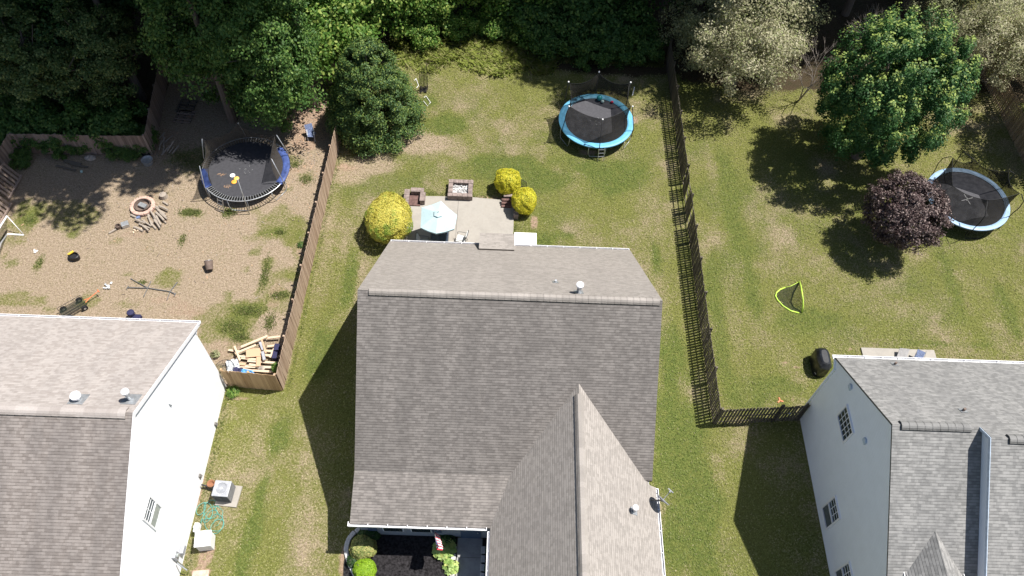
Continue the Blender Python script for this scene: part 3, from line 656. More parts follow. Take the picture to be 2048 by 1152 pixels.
# ---------------------------------------------------------------- fences
rnd = random.Random(5)
def fence(name, p, q, h, board, gap, mat, side, label, nrail=3, railmat=None, postside=None, jitter=.03, missing=(), lean=0., post_step=2.4, cat='fence', group=None, skip_posts=False, th=.02):
    p, q = Vector(p), Vector(q); d = (q-p); L = d.length; d.normalize(); s = Vector((-d.y, d.x, 0))*side
    root = thing(name, p, label, cat, group); rz = math.atan2(d.y, d.x)
    m = MB(); t = 0; i = 0
    while t < L:
        c = p+d*(t+board/2); hh = h+rnd.uniform(-jitter, jitter)*(.6)+.02*math.sin(t*.9)
        m.u = (i+.5, .5)
        if not any(a <= t <= b for a, b in missing):
            M3 = Matrix.Rotation(rz, 3, 'Z') @ Matrix.Rotation(rnd.uniform(-.02, .02)+lean*side, 3, 'X') @ Matrix.Rotation(rnd.uniform(-.012, .012), 3, 'Y')
            m.box(c+s*(.04+rnd.uniform(-.004, .004))+V(0, 0, hh/2+.03), (board*rnd.uniform(.94, 1.0), th, hh), M=M3)
        t += board+gap*rnd.uniform(.85, 1.15); i += 1
    m.build('board_panel', mat, root)
    rm = railmat or mat
    for k in range(nrail):
        r = MB(); z = h*(.14+.72*k/(nrail-1)); t = 0
        while t < L-.1:
            e = min(L, t+2.4); r.u = (int(t*3)+k*7+.5, .5); r.bar(p+d*t+V(0, 0, z+rnd.uniform(-.01, .01)), p+d*(e-.01)+V(0, 0, z+rnd.uniform(-.01, .01)), .04, .07); t = e
        r.build('rail', rm, root)
    if not skip_posts:
        t = 0; n = max(1, round(L/post_step))
        for k in range(n+1):
            c = p+d*(L*k/n)-s*.07; po = MB(); po.u = (k+.5, .5); po.box(c+V(0, 0, (h-.02)/2), (.095, .095, h-.02), rz=rz); po.build('post', rm, root)
    return root
fence('board_fence', (-11.27, 18.32, 0), (-10.80, 36.5, 0), 1.79, .14, .002, M['wood_brown'], -1, 'long solid brown board fence between the bare left yard and the middle lawn')
fence('board_fence', (-14.1, 18.47, 0), (-11.33, 18.30, 0), 1.75, .14, .002, M['wood_new'], -1, 'short golden board fence panel between the white house and the long fence', post_step=1.4)
fence('board_fence', (11.30, 17.25, 0), (11.28, 45.5, 0), 1.83, .115, .052, M['wood_grey'], 1, 'long grey picket fence with gaps between the boards, right of the middle lawn', jitter=.03, missing=((14.55, 14.95), (15.95, 16.3), (12.9, 13.1)))
fence('board_fence', (11.38, 17.22, 0), (14.5, 17.5, 0), 1.8, .115, .06, M['wood_grey'], -1, 'short grey picket fence from the corner post towards the pale blue house', jitter=.03)
g_ = fence('fence_gate', (14.56, 17.5, 0), (15.8, 17.62, 0), 1.8, .125, .045, M['wood_grey'], -1, 'grey wooden gate panel against the wall of the pale blue house', post_step=1.2, cat='gate')
h_ = MB(); h_.box((15.0, 17.44, 1.1), (.14, .05, .05)); h_.build('latch', M['steel'], g_)
fence('board_fence', (34.6, 26, 0), (34.0, 46, 0), 1.85, .14, .06, M['wood_brown'], 1, 'brown picket fence at the far right beyond the maple', jitter=.03)
fence('board_fence', (-30.6, 34.2, 0), (-22.5, 34.45, 0), 1.7, .14, .004, M['wood_old'], -1, 'old board fence in shade at the back of the bare yard, overgrown with vines')
fence('board_fence', (-22.4, 34.5, 0), (-23.3, 41.2, 0), 1.8, .14, .004, M['wood_old'], -1, 'dark side fence running back into the shade beside the pallets')
fence('board_fence', (-23.2, 41.5, 0), (-10.8, 41.7, 0), 1.8, .14, .004, M['wood_brown'], -1, 'brown back fence under the trees, behind the litter strip beside the conifer')
fence('board_fence', (-31.2, 25.2, 0), (-30.6, 34.1, 0), 1.75, .14, .004, M['wood_old'], -1, 'weathered reddish board fence at the left edge', lean=.03)
fence('board_fence', (-33.4, 25, 0), (-32.2, 36.5, 0), 2.4, .15, .003, M['wood_slate'], -1, 'tall slate coloured board fence in shade behind the reddish one at the left edge', skip_posts=True)

# ---------------------------------------------------------------- patio, walks, beds
m = MB(); L0, R0 = at(810, 400), at(1027, 405)
m.prism([(-6.35, 26.2), (.62, 26.2), (.62, 31.75), (-2.3, 31.95), (-6.2, 31.85)], -.1, .06); pat = m.build('patio', M['concrete'], kind='structure', bevel=.02)
m = MB(); m.box((-2.83, 29.2, .062), (.025, 5.2, .008)); m.box((-4.6, 28.1, .062), (3.4, .02, .008)); m.build('patio_joint', M['gutter_dark'], pat)
m = MB(); m.box((1.35, 28.2, .05), (1.35, 2.1, .16)); m.build('path', M['concrete_white'], kind='structure', bevel=.02)
m = MB(); m.prism([(-1.62, 4), (-.45, 4), (-.45, 10.9), (-1.62, 10.9)], -.05, .05); wk = m.build('walkway', M['walk'], kind='structure')
m = MB(); [m.box((-1.03, y, .052), (1.17, .02, .006)) for y in (10.0, 8.75, 7.4)]; m.build('walkway_joint', M['gutter_dark'], wk)
m = MB(); bed = []
for i in range(13):
    a = math.radians(95+i*15); bed.append((-5.65+1.2*math.cos(a), 9.75+1.15*math.sin(a) if i < 6 else 9.75+1.15*math.sin(a)*2.2))
m.prism([(-1.65, 10.94), (-5.6, 10.94)]+bed+[(-5.3, 4), (-1.65, 4)], -.04, .035); m.build('mulch_bed', M['mulch'], kind='structure')
m = MB(); m.prism([(-.44, 4), (.28, 4), (.28, 10.94), (-.44, 10.94)], -.04, .03); m.build('mulch_strip', M['mulch'], kind='structure')
# mulch chips scattered over the bed
rng = np.random.default_rng(11)
m = MB()
for i in range(1500):
    x = rng.uniform(-5.9, -1.8); y = rng.uniform(6, 10.4); s_ = rng.uniform(.02, .05)
    m.box((x, y, .045), (s_, s_*.5, .02), rz=rng.uniform(0, 3.1))
m.build('mulch_chips', M['mulch'], kind='stuff', label='loose black mulch chips over the front bed', cat='mulch')
def stones(pts, size, mat, name, labels, group, cat='edging block', z=0., hgt=.14):
    for i, p in enumerate(pts):
        q = pts[min(i+1, len(pts)-1)]; pp = pts[max(i-1, 0)]; a = math.atan2(q[1]-pp[1], q[0]-pp[0])
        m = MB(); r = random.Random(i+len(pts)); sx, sy = size[0]*r.uniform(.9, 1.05), size[1]*r.uniform(.9, 1.08)
        m.box((p[0], p[1], z+hgt/2), (sx, sy, hgt), rz=a+r.uniform(-.05, .05)); m.build(name, mat, bevel=.03, label=labels(i), cat=cat, group=group)
arc = [at(*p) for p in ((716, 1061), (706, 1069), (699, 1078), (695, 1088), (693, 1098), (694, 1109), (697, 1119), (701, 1130), (706, 1141), (711, 1151))]
stones([(p.x, p.y) for p in arc], (.27, .22), M['edging'], 'edging_block', lambda i: 'curved grey edging block %s of the row around the front shrubs' % ('first, at the house end', 'second from the house', 'third from the house', 'fourth from the house', 'fifth from the house', 'sixth from the house', 'seventh from the house', 'eighth, beside the lime shrub', 'ninth, below the lime shrub', 'last, at the bottom edge')[i], 'curved edging blocks of the front bed')
ctr = ('nearest the house', 'second from the house', 'third from the house, half in shade', 'fourth from the house, sunlit', 'fifth, sunlit beside the hosta', 'sixth, below the hosta')
stones([(-1.78, 10.35-.36*i) for i in range(6)], (.30, .24), M['edging'], 'edging_block', lambda i: 'pale edging block left of the front walk, '+ctr[i], 'edging blocks left of the front walk')
stones([(-.38, 10.35-.4*i) for i in range(6)], (.33, .22), M['edging'], 'edging_block', lambda i: 'grey edging block right of the front walk, '+('nearest the house', 'second from the house', 'third from the house', 'fourth from the house', 'fifth from the house', 'sixth from the house')[i], 'edging blocks right of the front walk')

# ---------------------------------------------------------------- trampolines
def trampoline(c, R, tops, label, ztop, zf=.92, pw=.33, pad='pad_blue', pad_arc=((0, 360),), matm='mat_black', net='net', netspans=None, curved=0., cap=True, ladder=None, springs=0, poletilt=(), mark=None, polemat='pole_black'):
    root = thing('trampoline', (c[0], c[1], 0), label, 'trampoline'); cx, cy = c
    P = lambda a, r, z: V(cx+r*math.cos(math.radians(a)), cy+r*math.sin(math.radians(a)), z)
    m = MB(); m.tube([P(a, R, zf) for a in range(0, 360, 6)], .032, 8, closed=True); m.build('frame', M['galv'], root, smooth=True)
    m = MB(); Rm = R-pw; seg = 60
    ring = []
    for rr in (0.01, Rm*.35, Rm*.7, Rm): ring.append([P(k*6, rr, zf-.03-.05*(1-(rr/Rm)**2)) for k in range(seg)])
    vs_ = [q for r_ in ring for q in r_]
    m.mesh(vs_, [(i*seg+k, i*seg+(k+1) % seg, (i+1)*seg+(k+1) % seg, (i+1)*seg+k) for i in range(3) for k in range(seg)]); mt = m.build('mat', M[matm], root, smooth=True)
    if mark == 'cross':
        m = MB()
        for (a, l, w_) in ((20, .42, .03), (100, .42, .03), (60, .12, .05)): m.bar(P(a, l, zf-.07), P(a+180, l, zf-.07), w_, .006)
        m.build('cross_mark', M['white'], mt)
    if mark == 'dots':
        m = MB(); r = random.Random(2)
        for i in range(14): q = P(r.uniform(0, 360), r.uniform(0, .42), zf-.072); m.box(q, (r.uniform(.03, .12), r.uniform(.02, .06), .006), rz=r.uniform(0, 3))
        m.build('badge', M['steel'], mt)
    for a0, a1 in pad_arc:
        m = MB(); st = 4; n = int((a1-a0)/st)
        for k in range(n):
            A, B = a0+k*st, a0+(k+1)*st
            prof = [(Rm-.03, zf+.005), (Rm+.05, zf+.045), (R-.06, zf+.05), (R+.05, zf+.02), (R+.055, zf-.05)]
            for i in range(4): m.face([P(A, *prof[i]), P(A, *prof[i+1]), P(B, *prof[i+1]), P(B, *prof[i])])
            m.face([P(A, Rm-.03, zf), P(B, Rm-.03, zf), P(B, R+.05, zf-.03), P(A, R+.05, zf-.03)])
        m.build('pad', M[pad], root)
    if springs:
        m = MB()
        for k in range(springs): a = k*360/springs; m.bar(P(a, Rm-.02, zf-.01), P(a, R, zf), .028, .028)
        sp = m.build('springs', M['galv'], root)
    nl = len(tops)
    angs = [math.degrees(math.atan2(at(*p, ztop).y-cy, at(*p, ztop).x-cx)) for p in tops]
    la = [30+60*k for k in range(6)] if nl == 6 else angs
    for a in la[::1]:
        m = MB(); d = 13; m.tube([P(a-d, R, zf-.02), P(a-d, R+.02, .32), P(a-d*.8, R+.02, .05), P(a+d*.8, R+.02, .05), P(a+d, R+.02, .32), P(a+d, R, zf-.02)], .024, 6); m.build('leg', M['galv' if not curved else 'pole_black'], root, smooth=True)
    T = [at(*p, ztop) for p in tops]
    for i, t in enumerate(T):
        a = angs[i]; m = MB()
        base = P(a, R+.07, .35); mid = P(a, R+.09, zf+.25)
        if i in poletilt: base, mid = P(a, R+.3, .05), (P(a, R+.3, .05)+t)/2
        if curved: pts = [base, mid, P(a, R+.09+curved*.7, zf+.9), (P(a, R+.05+curved*.6, ztop-.45)), t]
        else: pts = [base, mid, t]
        m.tube(pts, .026, 7); po = m.build('pole', M[polemat], root, smooth=True)
        if cap: m = MB(); m.sphere(t+V(0, 0, .05), .06, 10, 6); m.build('pole_cap', M['white'], po, smooth=True)
    # safety net: hung between the pole tops, tied down at the inner edge of the pad
    m = MB(); n = len(T); nseg = 8; lev = 5
    for i in range(n):
        if netspans is not None and i not in netspans: continue
        A, B = T[i], T[(i+1) % n]; a0, a1 = angs[i], angs[(i+1) % n]; da = ((a1-a0+180) % 360)-180
        grid = []
        for k in range(nseg+1):
            u = k/nseg; top = A.lerp(B, u); top.z -= .30*4*u*(1-u)*.9
            c0 = V(cx, cy, top.z); top = top+(c0-top)*(.05*4*u*(1-u)+.04)
            bot = P(a0+da*u, Rm-.02, zf-.02); col = []
            for j in range(lev+1): w_ = j/lev; q = top.lerp(bot, w_); q += (V(cx, cy, q.z)-q)*.05*math.sin(math.pi*w_); col.append(q)
            grid.append(col)
        for k in range(nseg):
            for j in range(lev): m.face([grid[k][j], grid[k+1][j], grid[k+1][j+1], grid[k][j+1]])
    m.build('safety_net', M[net], root)
    m = MB()
    for i in range(n):
        if netspans is not None and i not in netspans: continue
        A, B = T[i], T[(i+1) % n]; pts = []
        for k in range(9):
            u = k/8; top = A.lerp(B, u); top.z -= .30*4*u*(1-u)*.9; pts.append(top+(V(cx, cy, top.z)-top)*(.05*4*u*(1-u)+.04))
        m.tube(pts, .012, 5)
    if netspans is None or netspans: m.build('net_cord', M['pole_black'], root)
    if ladder is not None:
        m = MB(); a = ladder; d = V(math.cos(math.radians(a)), math.sin(math.radians(a)), 0); s_ = V(-d.y, d.x, 0)*.19
        b0 = P(a, R+.08, zf); b1 = P(a, R+.38, .03)
        for s in (1, -1): m.tube([b0+s_*s, b1+s_*s], .022, 6)
        for k in range(4 if springs else 3): q = b0.lerp(b1, .12+k*.26); m.tube([q+s_, q-s_], .02, 6)
        m.build('ladder', M['steel'], root)
    return root, angs
t1, _ = trampoline((5.86, 38.15), 2.42, [(1137, 165), (1198, 145), (1261, 166), (1265, 214), (1205, 240), (1138, 214)][::1], 'round trampoline with a sky blue pad, black net and balls inside, middle lawn', 2.9, ladder=-84, mark='dots')
t2, _ = trampoline((28.85, 32.6), 2.48, [(1903, 313), (1948, 319), (2020, 342), (2043, 388), (1975, 402), (1903, 372)], 'trampoline with a pale blue pad and curved poles beside the purple leaved tree', 2.8, pad='pad_pale', curved=.12, cap=False, mark='cross', matm='mat_black', pw=.24)
t3, _ = trampoline((-16.0, 32.8), 2.62, [(404, 278), (476, 246), (553, 270), (543, 318), (475, 358), (399, 332)], 'big trampoline in the bare yard with a torn dark blue pad and exposed springs', 2.85, pad='pad_navy', pad_arc=((-26, 46), (184, 222)), net='net_pale', netspans=(0, 1, 2, 5), springs=96, cap=False, ladder=-112, poletilt=(4,), mark='dots', matm='mat_grey', polemat='galv')
def simple(name, build, mat, label, cat, smooth=True, group=None, bevel=0):
    m = MB(); build(m); return m.build(name, mat, smooth=smooth, label=label, cat=cat, group=group, bevel=bevel)
p = at(1199, 196, 1.1); simple('ball', lambda m: m.sphere(p, .19, 16, 10), M['teal'], 'large teal ball at the back of the middle trampoline', 'ball')
p2 = at(1205, 203, 1.0); simple('ball', lambda m: m.sphere(p2, .11, 14, 8), M['mint'], 'small pale ball next to the teal ball', 'ball')
p3 = at(1224, 204, .98); simple('ball', lambda m: m.sphere(p3, .10, 12, 8, (1.1, .9, .9)), M['red'], 'red pink ball on the middle trampoline', 'ball')
for (px, py, mt, lb) in ((465, 351, 'white', 'white flying disc on the navy trampoline, topmost of three'), (473, 357, 'amber', 'pale amber flying disc between the white and the orange one'), (468, 364, 'frisbee_orange', 'orange flying disc, lowest of the three on the trampoline')):
    q = at(px, py, .87); simple('flying_disc', lambda m: m.lathe(q, [(.14, -.01), (.165, .0), (.16, .02), (.12, .03), (.01, .032)], 18), M[mt], lb, 'flying disc', group='flying discs on the trampoline')
for (px, py) in ((442, 349), (456, 373)):
    m = MB(); r = random.Random(px)
    for i in range(26): a = r.uniform(0, 6.28); q = at(px, py, .885)+V(math.cos(a)*r.uniform(.05, .3), math.sin(a)*r.uniform(.02, .12), 0); m.tube([q, q+V(r.uniform(-.12, .12), r.uniform(-.06, .06), .01)], .008, 4)
    m.build('leaf_debris', M['plywood'], label='brown leaf debris on the navy trampoline, %s patch' % ('upper' if py < 360 else 'lower'), cat='debris')

# ---------------------------------------------------------------- patio furniture
root = thing('patio_umbrella', (-3.72, 28.5, .06), 'open pale aqua six sided umbrella over the patio table', 'umbrella')
hexp = [at(*p, 2.15) for p in ((882, 402), (914, 430), (908, 458), (872, 467), (841, 455), (843, 415))]
apx = V(-3.72, 28.47, 2.66); m = MB()
for i in range(6):
    a, b = hexp[i], hexp[(i+1) % 6]; r0, r1 = apx.lerp(a, .17), apx.lerp(b, .17)
    n = 5
    for k in range(n):
        u0, u1 = k/n, (k+1)/n
        f = lambda A, B, u, v: (A.lerp(B, v))
        A0, B0 = r0.lerp(a, u0), r1.lerp(b, u0); A1, B1 = r0.lerp(a, u1), r1.lerp(b, u1)
        s0, s1 = V(0, 0, -.06*u0), V(0, 0, -.06*u1)
        M0, M1 = (A0+B0)/2+s0, (A1+B1)/2+s1
        m.face([A0, M0, M1, A1]); m.face([M0, B0, B1, M1])
    m.face([a, (a+b)/2+V(0, 0, -.06), (a+b)/2+V(0, 0, -.16), a-V(0, 0, .1)]); m.face([(a+b)/2+V(0, 0, -.06), b, b-V(0, 0, .1), (a+b)/2+V(0, 0, -.16)])
can = m.build('canopy', M['aqua'], root)
m = MB(); vt = [apx.lerp(h, .24)+V(0, 0, .07) for h in hexp]; [m.face([apx+V(0, 0, .08), vt[i], vt[(i+1) % 6]]) for i in range(6)]; m.build('vent_flap', M['aqua'], can)
m = MB(); m.lathe(apx+V(0, 0, .05), [(.03, 0), (.035, .05), (.012, .1)], 8); m.build('finial', M['steel'], can)
m = MB(); m.tube([(-3.72, 28.5, .06), apx], .022, 8); m.build('pole', M['chair_grey'], root)
for h in hexp: m = MB(); m.bar(apx-V(0, 0, .02), h-V(0, 0, .03), .018, .018); m.build('rib', M['chair_grey'], root)
m = MB(); m.lathe((-3.72, 28.5, .06), [(.28, 0), (.28, .05), (.05, .1)], 16); m.build('base', M['black'], root)
root = thing('patio_table', (-3.72, 27.9, .06), 'dark rectangular patio table under the aqua umbrella', 'table')
m = MB(); m.box((-3.72, 27.75, .74), (1.05, 1.95, .03)); m.build('table_top', M['table_glass'], root, bevel=.01)
m = MB(); [m.box((-3.72+sx*.52, 27.75, .745), (.05, 2.0, .05)) for sx in (-1, 1)]; [m.box((-3.72, 27.75+sy*.98, .745), (.98, .05, .05)) for sy in (-1, 1)]; m.build('table_frame', M['chair_grey'], root)
for sx in (-1, 1):
    for sy in (-1, 1): m = MB(); m.tube([(-3.72+sx*.48, 27.75+sy*.9, .06), (-3.72+sx*.46, 27.75+sy*.88, .73)], .022, 6); m.build('leg', M['chair_grey'], root)
def patio_chair(c, rz, label):
    root = thing('patio_chair', c, label, 'chair', 'padded chairs at the patio table'); M4 = Matrix.Rotation(rz, 3, 'Z'); c = Vector(c)
    T = lambda x, y, z: c+M4 @ V(x, y, z)
    m = MB(); m.box(T(0, 0, .40), (.52, .50, .10), rz=rz); m.build('seat', M['cushion'], root, bevel=.03)
    m = MB(); m.bar(T(0, -.27, .46), T(0, -.40, .98), .5, .09, up=M4 @ V(0, 1, 0)); m.build('backrest', M['cushion'], root, bevel=.03)
    m = MB(); m.tube([T(-.27, -.25, .42), T(-.29, -.42, 1.0), T(-.15, -.46, 1.06), T(.15, -.46, 1.06), T(.29, -.42, 1.0), T(.27, -.25, .42)], .018, 6); m.build('back_frame', M['chair_grey'], root)
    for s in (-1, 1): m = MB(); m.tube([T(s*.29, -.33, .68), T(s*.31, .0, .66), T(s*.30, .25, .62), T(s*.29, .24, .02)], .018, 6); m.build('armrest', M['chair_grey'], root); m = MB(); m.tube([T(s*.28, -.26, .42), T(s*.28, -.34, .0)], .018, 6); m.build('leg', M['chair_grey'], root)
    return root
patio_chair((-4.62, 27.95, .06), -math.pi/2, 'padded chair on the left side of the patio table, in the umbrella shade')
patio_chair((-2.62, 27.55, .06), math.pi/2, 'sunlit padded chair right of the patio table, nearer the house')
patio_chair((-2.50, 28.35, .06), math.pi/2-.2, 'padded chair right of the patio table, partly under the umbrella edge')

def blockwall(name, segs, hgt, th, label, cat, mat='brick', mat2=None, cap=.36):
    root = thing(name, (segs[0][0][0], segs[0][0][1], 0), label, cat); r = random.Random(int(segs[0][0][0]*10))
    for (p, q) in segs:
        p, q = V(*p, 0), V(*q, 0); d = (q-p); L = d.length; d.normalize(); rz = math.atan2(d.y, d.x)
        m = MB(); nl = int(hgt/.13)
        for k in range(nl):
            n = max(1, int(L/.3)); off = .5 if k % 2 else 0
            for i in range(n): m.box(p+d*(L*(i+.5)/n)+V(0, 0, .065+k*.13), (L/n-.008, th-.04, .124), rz=rz+r.uniform(-.01, .01))
        m.build('block_courses', M[mat], root)
        n = max(1, int(L/cap))
        for i in range(n):
            m = MB(); m.box(p+d*(L*(i+.5)/n)+V(0, 0, nl*.13+.03), (L/n-.014, th, .07), rz=rz+r.uniform(-.015, .015)); m.build('cap_block', M[mat], root)
    return root
a = at(815, 381, .45); b = at(843, 381, .45); c_ = at(822, 418, .45)
blockwall('seat_wall', [((-6.0, 32.05), (-6.0, 30.7)), ((-5.8, 32.02), (-4.98, 32.02)), ((-5.02, 31.85), (-5.02, 31.15))], .45, .32, 'U shaped low block wall between the big golden shrub and the umbrella', 'wall')
m = MB(); m.box((-5.5, 31.45, .10), (.7, .85, .06)); m.build('slab', M['brick_dark'], label='dark paving inside the U shaped block wall', cat='slab')
blockwall('seat_wall', [((-.05, 31.9), (.82, 31.9)), ((.75, 31.7), (.75, 30.3))], .45, .32, 'L shaped low block wall between the two small golden shrubs', 'wall')
m = MB()
for k in range(3): m.box((.15, 31.58-.17*k, .30-.1*k), (.62, .16, .12+.0*k))
m.build('steps', M['brick_dark'], label='dark stepped blocks inside the L shaped wall', cat='steps')
fx0, fx1, fy0, fy1 = -3.35, -2.12, 31.75, 32.85
fp = blockwall('fire_pit', [((fx0-.15, fy0), (fx1+.15, fy0)), ((fx0-.15, fy1), (fx1+.15, fy1)), ((fx0, fy0+.16), (fx0, fy1-.16)), ((fx1, fy0+.16), (fx1, fy1-.16))], .4, .27, 'square block fire pit full of white ash at the patio edge', 'fire pit', cap=.3)
m = MB(); r = random.Random(4)
for i in range(110): m.box((r.uniform(fx0+.18, fx1-.18), r.uniform(fy0+.18, fy1-.18), .2+r.uniform(0, .06)), (r.uniform(.04, .16), r.uniform(.03, .09), .04), rz=r.uniform(0, 3))
m.box(((fx0+fx1)/2, (fy0+fy1)/2, .12), (1.0, .86, .15)); m.build('ash', M['ash'], fp)
root = thing('garden_chair', at(1041, 385), 'black wrought iron chair behind the two small golden shrubs', 'chair'); c = at(1041, 388)
m = MB(); m.lathe(c+V(.1, 0, .42), [(.24, 0), (.25, .03), (.01, .04)], 16); m.build('seat', M['iron'], root)
m = MB(); m.tube([c+V(-.14, .2, .42), c+V(-.14, .26, .8), c+V(.1, .3, .95), c+V(.34, .26, .8), c+V(.34, .2, .42)], .02, 6)
for k in range(5): m.tube([c+V(-.06+.08*k, .22, .44), c+V(-.06+.08*k, .28, .88)], .014, 5)
m.build('backrest', M['iron'], root)
for sx in (-.1, .3):
    for sy in (-.18, .18): m = MB(); m.tube([c+V(sx, sy, 0), c+V(sx, sy*.9, .43)], .016, 5); m.build('leg', M['iron'], root)
def trellis(m):
    c = at(1033, 388)
    for k in range(5): m.tube([c+V(-.28+.12*k, 0, 0), c+V(-.28+.12*k, .02, .62)], .012, 5)
    m.tube([c+V(-.28, 0, .6), c+V(.2, 0, .6)], .014, 5); m.tube([c+V(-.28, 0, .15), c+V(.2, 0, .15)], .014, 5)
simple('garden_railing', trellis, M['iron'], 'low black iron railing between the upper golden shrub and the iron chair', 'railing')

# ---------------------------------------------------------------- things around the middle house
root = thing('flag', at(871, 1053, 2.55), 'small stars and stripes flag hanging from the front eave', 'flag')
a = V(-2.62, 10.62, 2.25); b = V(-2.42, 9.75, 3.0)
m = MB(); m.tube([a, b], .014, 6); m.build('pole', M['steel'], root)
m = MB(); nx, ny = 13, 8
def fl(i, j):                                     # i across the 13 stripes, j along the fly: cloth hanging in folds
    u, v = i/13, j/ny; top = b.lerp(a, u*.85); return top+V(.13*math.sin(v*7+u*3)*v**.5+.16*v, .05*math.cos(v*6+u*5)-.10*v*(1-u), -.78*v*(1-.15*u))
for i in range(13):
    for j in range(ny):
        m.m = 2 if (i < 7 and j < 3) else (0 if i % 2 == 0 else 1)
        m.face([fl(i, j), fl(i+1, j), fl(i+1, j+1), fl(i, j+1)])
m.m = 1
for i in range(1, 7, 1):
    for j in (0, 1, 2): q = (fl(i, j)+fl(i+1, j+1))/2; m.sphere(q+V(-.004, -.004, .006), .013, 5, 4)
m.build('cloth', [M['flag_red'], M['flag_white'], M['flag_blue']], root)
root = thing('satellite_dish', (7.3, 11.2, 3.2), 'grey satellite dish on the right eave of the middle house', 'satellite dish')
dc = at(1325, 999, 4.0); mb = at(1302, 1005, 3.32); nrm = V(.70, .68, .42).normalized()
q = nrm.to_track_quat('Z', 'Y').to_matrix()
m = MB(); prof = [(.01, -.07), (.14, -.06), (.26, -.03), (.38, .01), (.38, .03), (.26, -.01), (.14, -.04), (.01, -.05)]
n = 28; vs_ = []
for (r_, z) in prof: vs_ += [dc+q @ V(r_*math.cos(k*2*math.pi/n), r_*1.08*math.sin(k*2*math.pi/n), z) for k in range(n)]
m.mesh(vs_, [(i*n+k, i*n+(k+1) % n, (i+1)*n+(k+1) % n, (i+1)*n+k) for i in range(len(prof)-1) for k in range(n)]); m.build('dish', M['hvac'], root, smooth=True)
m = MB(); tip = dc+nrm*.55-V(0, 0, .05); m.tube([dc-V(0, 0, .3), dc+nrm*.2-V(0, 0, .28), tip], .016, 6); m.tube([tip-V(.1, -.1, 0), tip+V(.1, -.1, 0)], .03, 8); m.tube([tip, tip-nrm*.09], .04, 8); m.build('feed_arm', M['hvac'], root)
m = MB(); m.tube([mb+V(0, 0, -.25), mb+V(0, 0, .35), dc-nrm*.06], .028, 8); m.tube([mb+V(0, 0, .2), mb+V(-.4, -.3, -.02)], .014, 5); m.tube([mb+V(0, 0, .2), mb+V(-.5, -.75, .12)], .012, 5); m.build('mast', M['chair_grey'], root)

# ---------------------------------------------------------------- beside the left house
root = thing('air_conditioner', at(447, 985), 'square grey air conditioner on a concrete pad beside the white house', 'air conditioner')
c = at(447, 990); c = V(-12.95, 12.62, 0)
m = MB(); m.box(c+V(.13, -.05, .04), (1.05, 1.05, .1), rz=-.08); m.build('pad', M['concrete'], root)
m = MB(); m.box(c+V(0, 0, .48), (.74, .74, .76), rz=-.05); m.build('cabinet', M['hvac_dark'], root, bevel=.05)
m = MB()
for k in range(13): m.box(c+V(0, 0, .16+.052*k), (.77, .77, .016), rz=-.05)
m.build('louvers', M['chair_grey'], root, bevel=0)
m = MB(); m.box(c+V(0, 0, .90), (.78, .78, .07), rz=-.05); m.build('top_panel', M['hvac'], root, bevel=.03)
m = MB(); m.lathe(c+V(0, 0, .94), [(.29, .0), (.30, .012), (.27, .015), (.26, .002)], 28, cap=False)
for k in range(6): m.tube([c+V(.045*k+.03, 0, .945)+V(0, 0, 0)]*1+[c+V((.045*k+.03)*math.cos(t), (.045*k+.03)*math.sin(t), .955) for t in [i*.3 for i in range(1, 22)]], .005, 4)
m.lathe(c+V(0, 0, .94), [(.07, 0), (.07, .03), (.01, .04)], 12); m.build('fan_grille', M['steel'], root)
m = MB(); m.tube([c+V(-.35, .1, .3), c+V(-.7, .25, .28), c+V(-1.2, .35, .35)], .04, 6); m.tube([c+V(-.35, 0, .2), c+V(-.8, .2, .12), c+V(-1.2, .3, .12)], .03, 6); m.build('pipe', M['black'], root)
q = V(-13.72, 13.05, 0); simple('flower_pot', lambda m: m.lathe(q, [(.12, 0), (.17, .3), (.19, .3), (.19, .36), (.16, .36), (.14, .2), (.01, .2)], 16), M['terracotta'], 'empty rusty brown pot between the white wall and the air conditioner', 'pot')
def hose(m):
    r = random.Random(8); c = at(425, 1030, .02); pts = []
    for i in range(150):
        t = i*.22; cx = -.1+.35*math.sin(i*.031)+(.15 if (i//50) % 2 else -.12); cy = .32*math.cos(i*.043)-.1; rr = .28+.14*math.sin(i*.17)
        pts.append(c+V(cx+rr*math.cos(t), cy+rr*math.sin(t)*1.25, .02+.015*math.sin(i*.7)+.0004*i))
    e = at(398, 1062, .5); pts += [pts[-1].lerp(V(-13.7, 11.0, .05), .5), V(-13.75, 11.0, .3), V(-13.9, 11.0, .55)]
    m.tube(pts, .012, 5)
    pts = [at(*p_, .03) for p_ in ((400, 1045), (408, 1030), (420, 1015), (436, 1012), (446, 1022), (444, 1038), (436, 1050), (424, 1056), (430, 1040), (440, 1035), (434, 1022), (426, 1010), (430, 1003), (438, 1006), (436, 1015))]
    m.tube(pts, .012, 5)
simple('garden_hose', hose, M['hose'], 'loosely coiled green garden hose on the grass by the white house', 'hose')
root = thing('hose_reel', (-13.9, 11.0, 0), 'white hose reel box on legs at the foot of the white wall', 'hose reel'); c = V(-13.82, 10.85, 0)
m = MB(); m.box(c+V(0, 0, .42), (.22, .42, .36)); m.build('box', M['white_trim'], root, bevel=.02)
m = MB(); m.lathe(c+V(0.02, 0, .62), [(.14, 0), (.14, .04), (.02, .06)], 14); m.tube([c+V(-.05, -.15, 0), c+V(-.05, -.15, .3)], .02, 6); m.tube([c+V(-.05, .15, 0), c+V(-.05, .15, .3)], .02, 6); m.build('crank', M['galv'], root)
root = thing('utility_box', at(418, 1092), 'white square utility cabinet standing in the grass near the bottom left', 'utility box'); c = V(-13.32, 10.28, 0)
m = MB(); m.box(c+V(0, 0, .38), (.68, .68, .76), rz=.14); m.build('cabinet', M['white'], root, bevel=.03)
m = MB(); m.box(c+V(0, 0, .78), (.74, .74, .05), rz=.14); m.build('lid', M['white'], root, bevel=.02)
